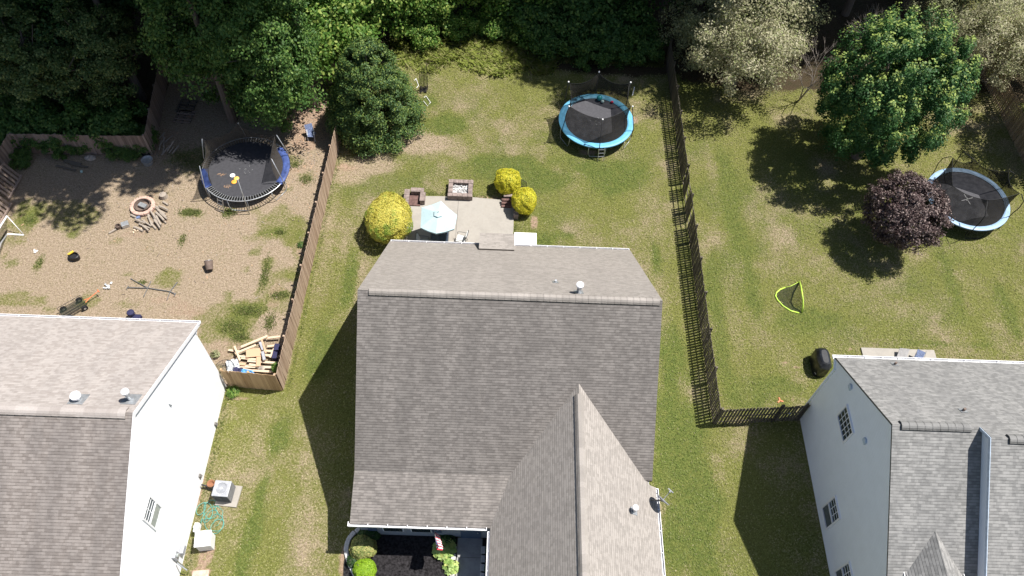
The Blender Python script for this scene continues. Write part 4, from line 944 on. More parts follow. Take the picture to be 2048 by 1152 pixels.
m = MB(); c = at(402, 1150); m.box((c.x, c.y-.1, .04), (.75, .6, .1), rz=.1); m.build('slab', M['stone_pink'], label='small stained concrete slab at the bottom edge left of the grass', cat='slab', bevel=.02)
root = thing('electric_meter', (-14.2, 9.4, 1.2), 'electric meter and conduit on the lower end of the white wall', 'meter')
m = MB(); m.box((-14.17, 9.35, 1.25), (.16, .34, .55)); m.box((-14.12, 9.75, .75), (.18, .4, .3)); m.build('box', M['hvac'], root, bevel=.02)
m = MB(); m.tube([(-14.1, 9.35, 1.35), (-14.0, 9.35, 1.35)], .09, 14); m.build('dial', M['glass_pale'], root)
m = MB(); m.tube([(-14.16, 9.2, 0), (-14.16, 9.2, 1.0)], .03, 6); m.tube([(-14.12, 9.1, 1.0), (-13.75, 8.9, .6)], .03, 6); m.build('conduit', M['galv'], root)

# ---------------------------------------------------------------- right lot
root = thing('popup_goal', at(1600, 625), 'lime green pop up goal lying in the right hand lawn', 'goal')
front = [at(*p_) for p_ in ((1604, 624), (1606, 605), (1604, 585), (1600, 562))]
A0, A1 = at(1604, 626), at(1598, 563)
arch = [A0.lerp(A1, t)+V(.08+.12*math.sin(math.pi*t), 0, .95*math.sin(math.pi*t)**.6) for t in [i/16 for i in range(17)]]
back = [at(*p_, .03) for p_ in ((1598, 626), (1582, 622), (1566, 612), (1555, 600), (1551, 592), (1553, 585), (1560, 579), (1570, 575), (1582, 572), (1592, 567), (1598, 563))]
lo = [A0.lerp(A1, t)+V(.0+.0, 0, .03+.95*math.sin(math.pi*t)**.6*.98) for t in [i/16 for i in range(17)]]
m = MB(); fr = [at(*p_, z) for p_, z in (((1604, 625), .04), ((1606, 612), .35), ((1606, 600), .7), ((1604, 585), .85), ((1602, 573), .6), ((1599, 563), .05))]
m.tube(fr, .045, 8); m.build('front_hoop', M['lime'], root, smooth=True)
m = MB(); m.tube(back[:8], .045, 8); m.tube(back[7:], .02, 6); m.build('ground_hoop', M['lime'], root, smooth=True)
m = MB(); K = 12
def lerpc(c_, t): x = t*(len(c_)-1); i = min(int(x), len(c_)-2); return c_[i].lerp(c_[i+1], x-i)
for k in range(K):
    for j in range(6):
        f = lambda k_, j_: lerpc(fr, k_/K).lerp(lerpc(back, k_/K), j_/6)-V(0, 0, .22*math.sin(math.pi*j_/6)*math.sin(math.pi*k_/K))
        m.face([f(k, j), f(k+1, j), f(k+1, j+1), f(k, j+1)])
m.build('net', M['net_goal'], root)
root = thing('covered_grill', (17.6, 20.9, 0), 'barbecue grill under a shiny black cover beside the pale blue house', 'grill')
c = at(1638, 735); c = V(17.5, 20.85, 0); rz = .03
m = MB(); lv = [(0, .40, .68), (.45, .42, .70), (.86, .40, .68), (.98, .36, .62), (1.12, .26, .48), (1.16, .16, .40)]
vs_ = []
for z, hx, hy in lv:
    for k in range(20):
        a = 2*math.pi*k/20; e = 3.2; cx_ = abs(math.cos(a))**(2/e)*math.copysign(1, math.cos(a)); sy_ = abs(math.sin(a))**(2/e)*math.copysign(1, math.sin(a))
        w_ = 1+.045*math.sin(k*2.3+z*4)*(1 if z < .9 else .3); vs_.append(c+V(cx_*hx*w_, sy_*hy*w_, z+.01))
m.mesh(vs_, [(i*20+k, i*20+(k+1) % 20, (i+1)*20+(k+1) % 20, (i+1)*20+k) for i in range(5) for k in range(20)]+[tuple(100+k for k in range(20))]); cv = m.build('cover', M['vinyl'], root, smooth=False)
cv.modifiers.new('soft', 'BEVEL').width = .02
m = MB(); m.tube([c+V(-.3, -.6, .05), c+V(-.3, -.5, .05)], .08, 12); m.build('wheel', M['tire'], root)
m = MB(); m.tube([c+V(-.38, -.55, .32), c+V(-.33, -.67, .34)], .02, 6); m.build('buckle', M['steel'], root)
def tri(m):
    c = at(1560, 801, .03)
    for k in range(3): a = math.radians(90+k*120+10); m.bar(c, c+V(math.cos(a)*.17, math.sin(a)*.17, 0), .06, .04); 
simple('boomerang', tri, M['orange'], 'orange three armed boomerang in the grass above the short picket fence', 'boomerang', smooth=False)
m = MB(); m.box((22.2, 20.5, .03), (4.1, 3.2, .1)); m.build('patio_slab', M['concrete'], kind='structure')
root = thing('doormat_board', (21.9, 21.6, .1), 'grey woven lounge pad leaning on the small slab behind the pale blue house', 'pad')
a, b, c, d = at(1800, 696, .45), at(1820, 698, .45), at(1812, 720, .2), at(1792, 718, .2)
m = MB(); m.face([a, b, c, d]); m.face([p_-V(0, 0, .06) for p_ in (d, c, b, a)]); P4 = (a, b, c, d)
for i in range(4): j = (i+1) % 4; m.face([P4[i]-V(0, 0, .06), P4[j]-V(0, 0, .06), P4[j], P4[i]])
m.build('pad', M['mesh_grey'], root)
root = thing('folding_chair', (23.2, 21.4, .08), 'blue striped folding chair on the slab behind the pale blue house', 'chair'); c = at(1834, 716, .1)
m = MB(); m.bar(c+V(-.2, -.3, .3), c+V(.05, .15, .55), .42, .04); m.build('backrest', M['chair_blue'], root)
m = MB(); m.bar(c+V(-.22, -.35, .28), c+V(-.4, -.75, .28), .42, .04); m.build('seat', M['chair_blue'], root)
for s in (-.25, .25): m = MB(); m.tube([c+V(s-.2, -.7, 0), c+V(s+.05, .15, .55)], .014, 5); m.build('leg', M['steel'], root)

# ---------------------------------------------------------------- middle lawn, upper edge
for nm, pts, lb in (('net_frame', ((848, 195), (852, 192), (861, 205), (855, 212), (847, 202)), 'white tubular frame lying in the grass at the right foot of the conifer'), ('net_frame', ((829, 161), (832, 157), (837, 171), (833, 176)), 'short white tube frame half hidden by the conifer')):
    P_ = [at(*q_, .05) for q_ in pts]; m = MB(); m.tube(P_, .022, 6); m.build(nm, M['white'], label=lb, cat='frame')
root = thing('sports_net', at(845, 175), 'black standing sports net with thin poles beside the conifer', 'net')
pA = at(840, 178); pB = at(856, 180)
for p_, t in ((pA, at(839, 147, 2.2)), (pB, at(853, 128, 2.2)), (V(*((pA+pB)/2)), at(848, 138, 2.2))): m = MB(); m.tube([p_, t], .02, 6); m.build('pole', M['pole_black'], root)
m = MB(); m.face([pA, pB, at(853, 130, 2.1), at(839, 149, 2.1)]); m.build('net', M['net_goal'], root)
m = MB(); r = random.Random(3); c = at(847, 180, .05)
for i in range(30): m.tube([c+V(r.uniform(-.3, .3), r.uniform(-.35, .35), r.uniform(0, .1)), c+V(r.uniform(-.3, .3), r.uniform(-.35, .35), r.uniform(0, .15))], .02, 4)
m.build('fallen_net', M['black'], root)
simple('white_pole', lambda m: m.bar(at(1265, 191, .05), at(1269, 174, .4), .06, .05), M['white'], 'white plastic board leaning in the grass behind the middle trampoline', 'board', smooth=False)
simple('white_pole', lambda m: m.bar(at(1002, 101, .5), at(1014, 111, .3), .08, .05), M['white'], 'broken white board in the weeds at the wood edge', 'board', smooth=False)

# ---------------------------------------------------------------- the bare yard on the left
root = thing('soccer_goal', at(15, 455), 'white pipe soccer goal with a torn net at the left edge', 'goal')
W = {'tl': at(14, 432, 1.2), 'a': at(48, 470, .03), 'b': at(15, 468, .03), 'c': at(-12, 470, 1.2), 'd': at(-20, 520, .03)}
m = MB(); m.tube([at(-30, 500, 1.4), W['tl']], .055, 8); m.tube([W['tl'], W['a']], .025, 6); m.tube([W['a'], W['b'], at(2, 486, .03), at(-10, 520, .03)], .05, 8); m.build('frame', M['white'], root, smooth=True)
m = MB(); m.face([W['tl'], W['b'], at(-8, 530, .03), at(-30, 500, 1.4)]); m.build('net', M['net_goal'], root)
def cart():
    c = at(152, 612); root = thing('garden_cart', c, 'black mesh garden cart with four wheels and an orange handle, left yard', 'cart')
    d = (at(200, 590)-at(105, 645)); d.z = 0; d.normalize(); s = V(-d.y, d.x, 0)
    C_ = at(147, 614, .3); C_.z = 0
    T = lambda x, y, z: C_+d*x+s*y+V(0, 0, z)
    m = MB()
    for z in (.28, .5): m.tube([T(-.7, -.32, z), T(.62, -.32, z), T(.62, .32, z), T(-.7, .32, z)], .016, 5, closed=True)
    for x in (-.7, -.26, .18, .62):
        for y in (-.32, .32): m.tube([T(x, y, .28), T(x, y, .5)], .012, 5)
    m.build('frame', M['iron'], root)
    m = MB()
    for k in range(7): m.bar(T(-.7+.22*k, -.32, .275), T(-.7+.22*k, .32, .275), .012, .01)
    for k in range(4): m.bar(T(-.7, -.24+.16*k, .27), T(.62, -.24+.16*k, .27), .012, .01)
    fl_ = m.build('floor_grid', M['iron'], root)
    m = MB(); m.face([T(-.7, -.32, .262), T(.62, -.32, .262), T(.62, .32, .262), T(-.7, .32, .262)]); m.build('floor_mesh', M['net_goal'], root)
    for x in (-.48, .42):
        for y in (-.36, .36):
            m = MB(); q = T(x, y, .17); m.tube([q-s*.05, q+s*.05], [.17, .17], 16); wl = m.build('wheel', M['tire'], root)
            m = MB(); m.tube([q-s*.055, q+s*.055], .07, 10); m.build('rim', M['galv'], wl)
    m = MB(); m.tube([T(.62, -.1, .25), T(.95, 0, .28), T(1.5, .0, .42)], .022, 6); m.tube([T(.62, .1, .25), T(.95, 0, .28)], .022, 6); m.tube([T(1.5, -.1, .42), T(1.5, .1, .42)], .03, 6); m.build('handle', M['orange'], root)
cart()
def stand():
    root = thing('hammock_stand', at(305, 578), 'collapsed dark steel hammock stand lying on the bare ground', 'frame')
    H_ = lambda x, y, z=.06: at(x, y, z)
    for nm, pts, r_ in (('beam', ((255, 575), (296, 576), (340, 583)), .03), ('arm', ((261, 557), (296, 576)), .024), ('cross_foot', ((302, 562), (287, 594)), .022), ('arm', ((340, 583), (355, 564)), .03), ('cross_foot', ((340, 583), (334, 600)), .022), ('arm', ((340, 583), (350, 588)), .03)):
        m = MB(); m.tube([H_(*p_) for p_ in pts], r_, 7); m.build(nm, M['chair_grey'], root)
    for p_ in ((255, 575), (350, 589)): c = H_(*p_); m = MB(); m.tube([c-V(.02, .12, 0), c+V(.02, .12, 0)], .026, 6); m.build('end_foot', M['chair_grey'], root)
stand()
def barrel():
    c = at(419, 530, .2); ax = V(-.35, .72, .5).normalized()
    root = thing('barrel', V(c.x, c.y, 0), 'dark open barrel tipped over on the bare ground', 'barrel')
    m = MB(); a, b = V(c.x+.08, c.y-.32, .2), V(c.x-.02, c.y+.12, .46); n = 18; d = (b-a).normalized(); u = d.cross(V(0, 0, 1)).normalized(); v = u.cross(d)
    R_ = lambda q, r_: [q+(u*math.cos(k*2*math.pi/n)+v*math.sin(k*2*math.pi/n))*r_ for k in range(n)]
    rings = R_(a, .20)+R_(a.lerp(b, .5), .225)+R_(b, .235)+R_(b, .21)+R_(a.lerp(b, .15), .19)
    m.mesh(rings, [(i*n+k, i*n+(k+1) % n, (i+1)*n+(k+1) % n, (i+1)*n+k) for i in range(4) for k in range(n)]+[tuple(range(n)), tuple(4*n+k for k in range(n))]); m.build('shell', M['rust'], root, smooth=False)
    m = MB(); m.tube(R_(b, .235), .014, 5, closed=True); m.build('rim', M['steel'], root)
barrel()
root = thing('toolbox', at(151, 515), 'black tub with a yellow lid lying on the bare ground', 'tub'); c = at(151, 517)
m = MB(); M3 = Matrix.Rotation(-.25, 3, 'Z'); m.lathe(c+V(0, 0, .0), [(.26, 0), (.30, .02), (.33, .2), (.32, .32), (.28, .34), (.24, .2), (.01, .19)], 16); m.v = [(c.x+(M3 @ V(x-c.x, (y-c.y)*.75, 0)).x, c.y+(M3 @ V(x-c.x, (y-c.y)*.75, 0)).y, z) for x, y, z in m.v]; m.build('tub', M['black'], root)
m = MB(); m.bar(c+V(-.32, .04, .3), c+V(-.05, .26, .36), .12, .05); m.build('lid', M['yellow'], root)
# fire ring
root = thing('fire_ring', at(287, 412), 'round stone fire ring with a rusty iron pan, in the bare yard', 'fire pit'); c = at(287, 415); r = random.Random(6)
for k in range(13):
    a = k*2*math.pi/13; m = MB(); m.box(c+V(.62*math.cos(a), .62*math.sin(a), .12), (.24, .33, .22), rz=a+r.uniform(-.1, .1)); m.build('stone', M['stone_pink'], root, bevel=.05)
m = MB(); m.lathe(c+V(0, 0, .02), [(.44, 0), (.48, .28), (.45, .28), (.4, .05), (.01, .04)], 20); m.build('pan', M['rust'], root)
m = MB(); m.box(c+V(0, .02, .18), (.5, .28, .12), rz=-.4); m.build('ash_tray', M['galv'], root)
logs = [((300, 420), (312, 438)), ((310, 414), (330, 428)), ((318, 412), (336, 420)), ((306, 428), (316, 446)), ((296, 432), (304, 452)), ((312, 432), (322, 450)), ((320, 426), (334, 438)), ((302, 446), (312, 458)),
        ((285, 440), (302, 452)), ((270, 438), (290, 446)), ((278, 448), (300, 456)), ((290, 424), (300, 434)), ((322, 436), (332, 446)), ((308, 440), (320, 456)), ((326, 404), (336, 410)), ((262, 430), (280, 440)), ((316, 420), (332, 434)), ((268, 454), (286, 462)),
        ((302, 410), (318, 416)), ((312, 425), (328, 441)), ((298, 440), (306, 447)), ((286, 452), (297, 461))]
logn = ('left', 'right', 'upper', 'lower')
base_log = None
logs.sort(key=lambda l: l[0][1]+l[1][1]); ORD = ('first', 'second', 'third', 'fourth', 'fifth', 'sixth', 'seventh', 'eighth', 'ninth')
LL = {}
for r0, rown in ((0, 'upper'), (7, 'middle'), (15, 'lower')):
    row = sorted(logs[r0:{0: 7, 7: 15, 15: 99}[r0]], key=lambda l: l[0][0]+l[1][0])
    for k, l_ in enumerate(row): LL[l_] = 'firewood log, %s from the left in the %s row of the heap' % (ORD[k], rown)
for i, (p_, q_) in enumerate(logs):
    z = .07+.06*(i % 3); P_, Q_ = at(*p_, z), at(*q_, z); m = MB(); rr = r.uniform(.055, .085); mid = (P_+Q_)/2+V(r.uniform(-.03, .03), r.uniform(-.03, .03), 0)
    m.tube([P_, mid, Q_], [rr, rr*.94, rr*.85], 8); m.build('firewood_log', M['log'], label=LL[(p_, q_)], cat='log', group='firewood logs heaped beside the fire ring')
for i in range(9):
    c = at(268+3.6*i, r.uniform(456, 468), .03); m = MB(); a = r.uniform(0, 3); m.bar(c, c+V(math.cos(a)*r.uniform(.08, .2), math.sin(a)*.12, .02), .07, .05); m.build('wood_chunk', M['lumber'], label='small pale wood chunk below the firewood heap, %s from the left' % ORD[i], cat='wood', group='pale wood chunks below the firewood heap')
root = thing('metal_box', at(251, 451), 'overturned grey metal box left of the firewood', 'box'); c = at(252, 452)
m = MB(); m.box(c+V(0, 0, .14), (.42, .34, .24), rz=.5); m.build('body', M['galv'], root, bevel=.02)
c = at(238, 456); simple('bucket', lambda m: m.lathe(c, [(.13, 0), (.16, .24), (.14, .24), (.11, .05), (.01, .04)], 12), M['rust'], 'grey bucket left of the overturned metal box', 'bucket', smooth=False)
c2 = at(225, 465); simple('scrap_post', lambda m: (m.bar(c2+V(-.15, -.1, .05), c2+V(.2, .18, .09), .1, .09)), M['log'], 'short charred post end, leftmost of the fire ring junk', 'post', smooth=False)
c3 = at(278, 438); simple('cooler', lambda m: m.box(c3+V(0, 0, .1), (.22, .18, .18), rz=.4), M['chair_blue'], 'small dark blue crate between the fire ring and the firewood', 'crate', smooth=False, bevel=.02)
c4 = at(328, 394)
def rock(m, c, r_, sc, seed):
    rr = random.Random(seed); n0 = len(m.v); m.sphere(c, r_, 10, 7, sc); m.v = m.v[:n0]+[(x+rr.uniform(-.12, .12)*r_, y+rr.uniform(-.12, .12)*r_, z+rr.uniform(-.12, .12)*r_) for x, y, z in m.v[n0:]]
simple('tree_stump', lambda m: m.lathe(c4, [(.25, 0), (.22, .2), (.21, .26), (.01, .27)], 12), M['log'], 'pale tree stump above the firewood heap', 'stump', smooth=False)
c5 = at(217, 572)
def junk(m):
    r = random.Random(9)
    for i in range(9): m.box(c5+V(r.uniform(-.16, .16), r.uniform(-.24, .24), .05+r.uniform(0, .08)), (r.uniform(.08, .2), r.uniform(.06, .14), r.uniform(.04, .12)), rz=r.uniform(0, 3))
simple('broken_statue', junk, M['tarp_white'], 'crumpled white plastic litter right of the garden cart', 'litter', smooth=False)
c6 = at(267, 634); 
root = thing('riding_toy', c6, 'dark navy lidded bin just behind the gutter of the white house', 'bin')
m = MB(); m.lathe(c6, [(.16, 0), (.2, .45), (.21, .47), (.18, .53), (.01, .56)], 14); m.box(c6+V(.28, -.15, .14), (.45, .35, .28)); m.build('body', M['tarp_navy'], root, bevel=.02)
c7 = at(70, 503, .02); simple('paper_scrap', lambda m: [m.box(c7+V(a_, b_, .01*k), (.12, .09, .02), rz=k) for k, (a_, b_) in enumerate(((0, 0), (.1, .04), (-.05, .08), (.04, -.07)))], M['white'], 'scrap of white paper on the bare ground near the left edge', 'litter', smooth=False)
# junk by the shaded back fence
c = at(297, 326); simple('tub', lambda m: m.lathe(c, [(.30, 0), (.34, .32), (.36, .33), (.33, .33), (.3, .24), (.01, .23)], 22), M['galv'], 'round galvanised tub at the corner of the shaded fence', 'tub', smooth=False)
cc = at(293, 309); simple('tire', lambda m: m.tube([cc+V(.25*math.cos(t*.4), .25*math.sin(t*.4), .12) for t in range(16)], .09, 8, closed=True), M['black'], 'dark hoop leaning on the fence behind the galvanised tub', 'tyre')
c = at(258, 311, .1); simple('toy', lambda m: (m.sphere(c, .12, 8, 6), m.box(c+V(.12, -.06, 0), (.14, .1, .1))), M['pink'], 'pink toy at the foot of the shaded fence', 'toy', smooth=False)
c = at(163, 343, .1); simple('ball', lambda m: m.sphere(c, .09, 10, 7), M['mint'], 'pale blue ball in the shaded grass by the old planks', 'ball')
for i, (p_, q_, w_, lb) in enumerate((((112, 331), (152, 341), .14, 'grey plank lying in the shade, lowest of the three'), ((128, 321), (162, 329), .22, 'wide grey plank lying in the shade, topmost of the three'), ((140, 328), (176, 334), .12, 'dark grey plank lying in the shade, middle of the three'))):
    simple('plank', lambda m: m.bar(at(*p_, .1+.02*i), at(*q_, .1+.02*i), w_, .04), M['wood_grey'], lb, 'plank', smooth=False, group='old planks by the shaded fence')
c = at(182, 318); simple('stone', lambda m: rock(m, c+V(0, 0, .1), .3, (1.2, .8, .5), 3), M['stone'], 'flat grey stone right of the shaded planks', 'stone', smooth=False)
for i, (px, py, lb) in enumerate(((369, 236, 'pale slatted pallet flat on the ground in the shade under the trees'), (374, 214, 'second dark pallet behind the pale one in the shade'))):
    root = thing('pallet', at(px, py), lb, 'pallet', 'pallets under the trees'); c = at(px, py)
    for k in range(5): m = MB(); m.u = (k+.5, .5); m.box(c+V(-.04*k+.1, .5-.25*k, .13), (1.15, .11, .022), rz=-.08); m.build('slat', M['wood_old' if i == 0 else 'wood_grey'], root)
    for k in (-1, 0, 1): m = MB(); m.box(c+V(.5*k, 0, .06), (.09, 1.1, .1), rz=-.08); m.build('bearer', M['wood_grey'], root)
def logpile(m):
    r = random.Random(5)
    for i in range(12): a = at(r.uniform(318, 345), r.uniform(275, 312), .1+r.uniform(0, .2)); b = a+V(r.uniform(-.2, .3), r.uniform(.3, .9), r.uniform(-.1, .2)); m.bar(a, b, .07, .05)
simple('branch_pile', logpile, M['log'], 'heap of dry sticks leaning at the fence corner under the trees', 'sticks', smooth=False)
root = thing('lawn_chair', at(625, 272), 'blue and white lawn chair in the litter strip left of the conifer', 'chair'); c = at(625, 276)
m = MB(); m.bar(c+V(-.1, .15, .35), c+V(-.25, .5, .75), .5, .04); m.build('backrest', M['chair_blue'], root)
m = MB(); m.box(c+V(0, -.05, .35), (.5, .42, .04)); m.build('seat', M['chair_blue'], root)
for sx in (-.22, .22): m = MB(); m.tube([c+V(sx, -.3, 0), c+V(sx, -.22, .5), c+V(sx-.1, .25, .52), c+V(sx-.1, .3, 0)], .018, 6); m.build('leg', M['white'], root)
# old fence panels leaning at the left edge
for i, (A_, B_, lb) in enumerate((((2, 400), (28, 352), 'leaning slatted fence panel at the left edge, upper one'), ((-22, 460), (8, 408), 'leaning slatted fence panel at the left edge, lower one above the goal'))):
    root = thing('leaning_fence', at(*A_), lb, 'fence panel', 'old fence panels leaning at the left edge')
    a, b = at(*A_), at(*B_); d = (b-a).normalized(); s = V(d.y, -d.x, 0)
    lowoff = s*.55
    for z0, ofs in ((.15, lowoff), (1.25, s*.0)): m = MB(); m.bar(a+ofs+V(0, 0, z0), b+ofs+V(0, 0, z0), .09, .10); m.build('rail', M['wood_old'], root)
    L = (b-a).length; n = int(L/.26)
    for k in range(n): q = a+d*(L*(k+.5)/n); m = MB(); m.u = (k+.5, .5); m.bar(q+lowoff+V(0, 0, .1), q+V(0, 0, 1.35), .16, .022, up=s); m.build('slat', M['wood_old'], root)
# lumber behind the golden fence panel
LP = [((482, 694), (535, 672), .13, .3, 'long pale board, topmost of the lumber pile'), ((535, 676), (560, 673), .12, .28, 'short pale board reaching the long fence'), ((470, 707), (512, 690), .12, .36, 'slanted pale board crossing the lumber pile'),
      ((457, 700), (478, 703), .12, .15, 'pale board end, leftmost of the lumber pile'), ((469, 692), (480, 721), .10, .4, 'pale stud lying down the left side of the lumber pile'), ((482, 716), (512, 719), .12, .2, 'pale board under the plywood, upper'),
      ((495, 722), (556, 726), .12, .2, 'pale board across the lumber pile below the plywood'), ((480, 733), (556, 735), .14, .15, 'pale board low in the lumber pile'), ((520, 700), (556, 704), .12, .2, 'pale board right of the grey gutter piece'), ((530, 710), (557, 713), .14, .22, 'pale board touching the long fence'),
      ((535, 693), (558, 690), .12, .22, 'pale board end under the long fence'), ((505, 741), (556, 744), .12, .2, 'pinkish board nearest the golden fence panel'), ((523, 678), (532, 706), .09, .5, 'thin orange brown strip leaning over the lumber'), ((540, 715), (548, 697), .10, .3, 'short pale stud by the long fence'),
      ((476, 712), (494, 714), .12, .2, 'short pale board left of the plywood'), ((498, 729), (520, 732), .14, .2, 'short pale board below the plywood'), ((486, 738), (508, 742), .12, .16, 'weathered board above the blue tarp')]
for (p_, q_, w_, z, lb) in LP:
    simple('lumber_board', lambda m: m.bar(at(*p_, z), at(*q_, z+.05), w_, .04), M['plywood'] if 'brown' in lb else M['lumber_old' if len(lb) % 3 == 0 else 'lumber'], lb, 'board', smooth=False, group='lumber pile behind the golden fence panel')
def sheet(name, pts, z, mat, lb, cat, th=.03):
    P_ = [at(*p_, z) for p_ in pts]; m = MB(); m.prism([(q.x, q.y) for q in P_][::-1], z-th, z); m.build(name, mat, label=lb, cat=cat)
sheet('plywood_sheet', ((492, 699), (522, 695), (522, 712), (492, 715)), .36, M['plywood'], 'square brown plywood sheet on the lumber pile', 'plywood')
sheet('plywood_sheet', ((513, 712), (522, 711), (521, 732), (512, 733)), .33, M['plywood'], 'narrow brown plywood strip below the square sheet', 'plywood')
sheet('plywood_sheet', ((477, 724), (492, 726), (490, 731), (477, 730)), .26, M['plywood'], 'small brown plywood offcut left in the lumber pile', 'plywood')
simple('gutter_piece', lambda m: (m.bar(at(520, 684, .5), at(526, 700, .45), .13, .06), m.bar(at(525, 703, .5), at(529, 720, .45), .15, .07)), M['hvac'], 'grey metal gutter piece lying over the lumber', 'gutter piece', smooth=False)
simple('stone', lambda m: rock(m, at(523, 737, .2), .16, (1.2, .8, .8), 2), M['stone'], 'grey stone in the lower part of the lumber pile', 'stone', smooth=False)
def crump(m, pts, z, amp, seed, n=9):
    r = random.Random(seed); P_ = [at(*p_, z) for p_ in pts]; g = [[P_[0].lerp(P_[1], i/n).lerp(P_[3].lerp(P_[2], i/n), j/n)+V(r.uniform(-.03, .03), r.uniform(-.03, .03), r.uniform(0, amp)) for i in range(n+1)] for j in range(n+1)]
    for j in range(n):
        for i in range(n): m.face([g[j+1][i], g[j+1][i+1], g[j][i+1], g[j][i]])
simple('plastic_sheet', lambda m: crump(m, ((452, 722), (478, 718), (482, 748), (456, 748)), .22, .14, 2), M['tarp_white'], 'crumpled clear plastic sheet left of the lumber', 'sheet', smooth=False)
simple('tarp', lambda m: crump(m, ((482, 738), (505, 742), (514, 752), (482, 750)), .32, .10, 3), M['tarp_blue'], 'crumpled sky blue tarp behind the golden fence panel', 'tarp', smooth=False)
simple('folded_fabric', lambda m: crump(m, ((466, 734), (483, 736), (482, 750), (466, 749)), .36, .07, 4, 5), M['tarp_navy'], 'folded navy fabric with a pale square, left of the blue tarp', 'fabric', smooth=False)
def dome(m):
    c = at(449, 736, .35); R_ = .5
    m.tube([c+V(R_*math.cos(k*.3), R_*math.sin(k*.3), 0) for k in range(21)], .014, 5, closed=True)
    for k in range(8): a = k*math.pi/8; m.tube([c+V(R_*math.cos(a)*math.cos(t), R_*math.sin(a)*math.cos(t), .25*math.sin(t)) for t in [i*math.pi/8 for i in range(9)]], .006, 4)
simple('fire_screen', dome, M['iron'], 'round black mesh fire screen between the white wall and the lumber', 'screen')
for k, (px, py) in enumerate(((552, 702), (549, 715))): simple('planter', lambda m: (m.box(at(px, py)+V(.1, 0, .2), (.26, .5, .4))), M['tarp_navy'], 'dark plastic crate against the long fence, %s of two' % ('upper' if k == 0 else 'lower'), 'crate', smooth=False, bevel=.02)

# ---------------------------------------------------------------- foliage
def unit(a): return a/np.maximum(1e-6, np.linalg.norm(a, axis=-1, keepdims=True))
LASTG = [None]
def leaf_mesh(name, P, N, size, tint, mat, asp=.6, fold=True, seed=0):
    r = np.random.default_rng(seed); n = len(P)
    N = unit(N); t = unit(np.cross(N, unit(r.normal(size=(n, 3))))); b = np.cross(N, t)
    s = (size*r.uniform(.65, 1.35, n))[:, None] if np.isscalar(size) else size[:, None]
    v = np.stack([P-t*s*.5, P-b*s*.5*asp+N*s*.06, P+t*s*.5, P+b*s*.5*asp+N*s*.06], 1).reshape(-1, 3).astype(np.float32)
    me = bpy.data.meshes.new(name); me.vertices.add(4*n); me.vertices.foreach_set('co', v.ravel())
    me.loops.add(4*n); me.loops.foreach_set('vertex_index', np.arange(4*n, dtype=np.int32))
    me.polygons.add(n); me.polygons.foreach_set('loop_start', (np.arange(n)*4).astype(np.int32)); me.polygons.foreach_set('loop_total', np.full(n, 4, np.int32))
    me.update(calc_edges=True)
    a = me.color_attributes.new('tint', 'FLOAT_COLOR', 'POINT')
    c = np.ones((n, 4), np.float32); c[:, 0] = np.clip(tint, 0, 1); c[:, 1] = r.random(n); c[:, 2] = 0
    if LASTG[0] is not None and len(LASTG[0]) == n: c[:, 1] = LASTG[0]
    a.data.foreach_set('color', np.repeat(c, 4, 0).ravel()); me.materials.append(mat)
    return me
def crown_points(rx, ry, rz, cz, nclus, nleaf, cr, seed, inner=.25, lobe=.20, off=(0, 0), nr=.55, spray=0, top=1., flat=.0, lump=.18, shape=None, upb=.45, tip=0.):
    """leaf clusters spread over and through an ellipsoid (or a cone) of leaves"""
    r = np.random.default_rng(seed)
    d = unit(r.normal(size=(nclus, 3))); rad = np.where(r.random(nclus) < inner, r.uniform(.25, .75, nclus), r.uniform(1-lump*1.6, 1+lump*.6, nclus))
    if shape == 'cone':
        h = r.random(nclus)**1.35; a = r.random(nclus)*6.283; prof = (1-h)**.46*np.minimum(1, (h+.10)/.16)
        rr = prof*np.where(r.random(nclus) < inner, r.uniform(.3, .8, nclus), r.uniform(.85, 1.08, nclus))
        C = np.stack([np.cos(a)*rr*rx, np.sin(a)*rr*ry, h*rz*2+cz-rz], -1); O = np.stack([np.cos(a), np.sin(a), np.full(nclus, .45)], -1); csz = cr*(.55+.6*(1-h))
    else:
        # big lobes make the outline uneven
        lobes = unit(r.normal(size=(11, 3))); lob = np.max(d @ lobes.T, 1); rad = rad*(1.06-lobe+lobe*np.clip((lob-.5)/.5, 0, 1))
        C = d*rad[:, None]*np.array([rx, ry, rz])+np.array([off[0], off[1], cz]); O = d; csz = cr*r.uniform(.6, 1.25, nclus)
    k = nleaf//nclus; idx = np.repeat(np.arange(nclus), k); n = len(idx)
    q = unit(r.normal(size=(n, 3)))*(r.random(n)**.45)[:, None]; q[:, 2] *= .75
    LASTG[0] = None
    if spray:                                                       # upright sprays with leaves yellower towards the tips
        q = q*np.array([.72, .72, 1.75]); LASTG[0] = np.clip(.12+.50*q[:, 2]+r.random(n)*.35, 0, 1)
    P = C[idx]+q*csz[idx][:, None]
    if tip: P[:, 2] += tip*np.clip(q[:, 2], 0, 1)*csz[idx]
    N = q*.6+O[idx]*.5+r.normal(size=(n, 3))*nr; N[:, 2] += upb
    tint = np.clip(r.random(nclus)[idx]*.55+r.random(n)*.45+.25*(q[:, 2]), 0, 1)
    return P, N, tint, C
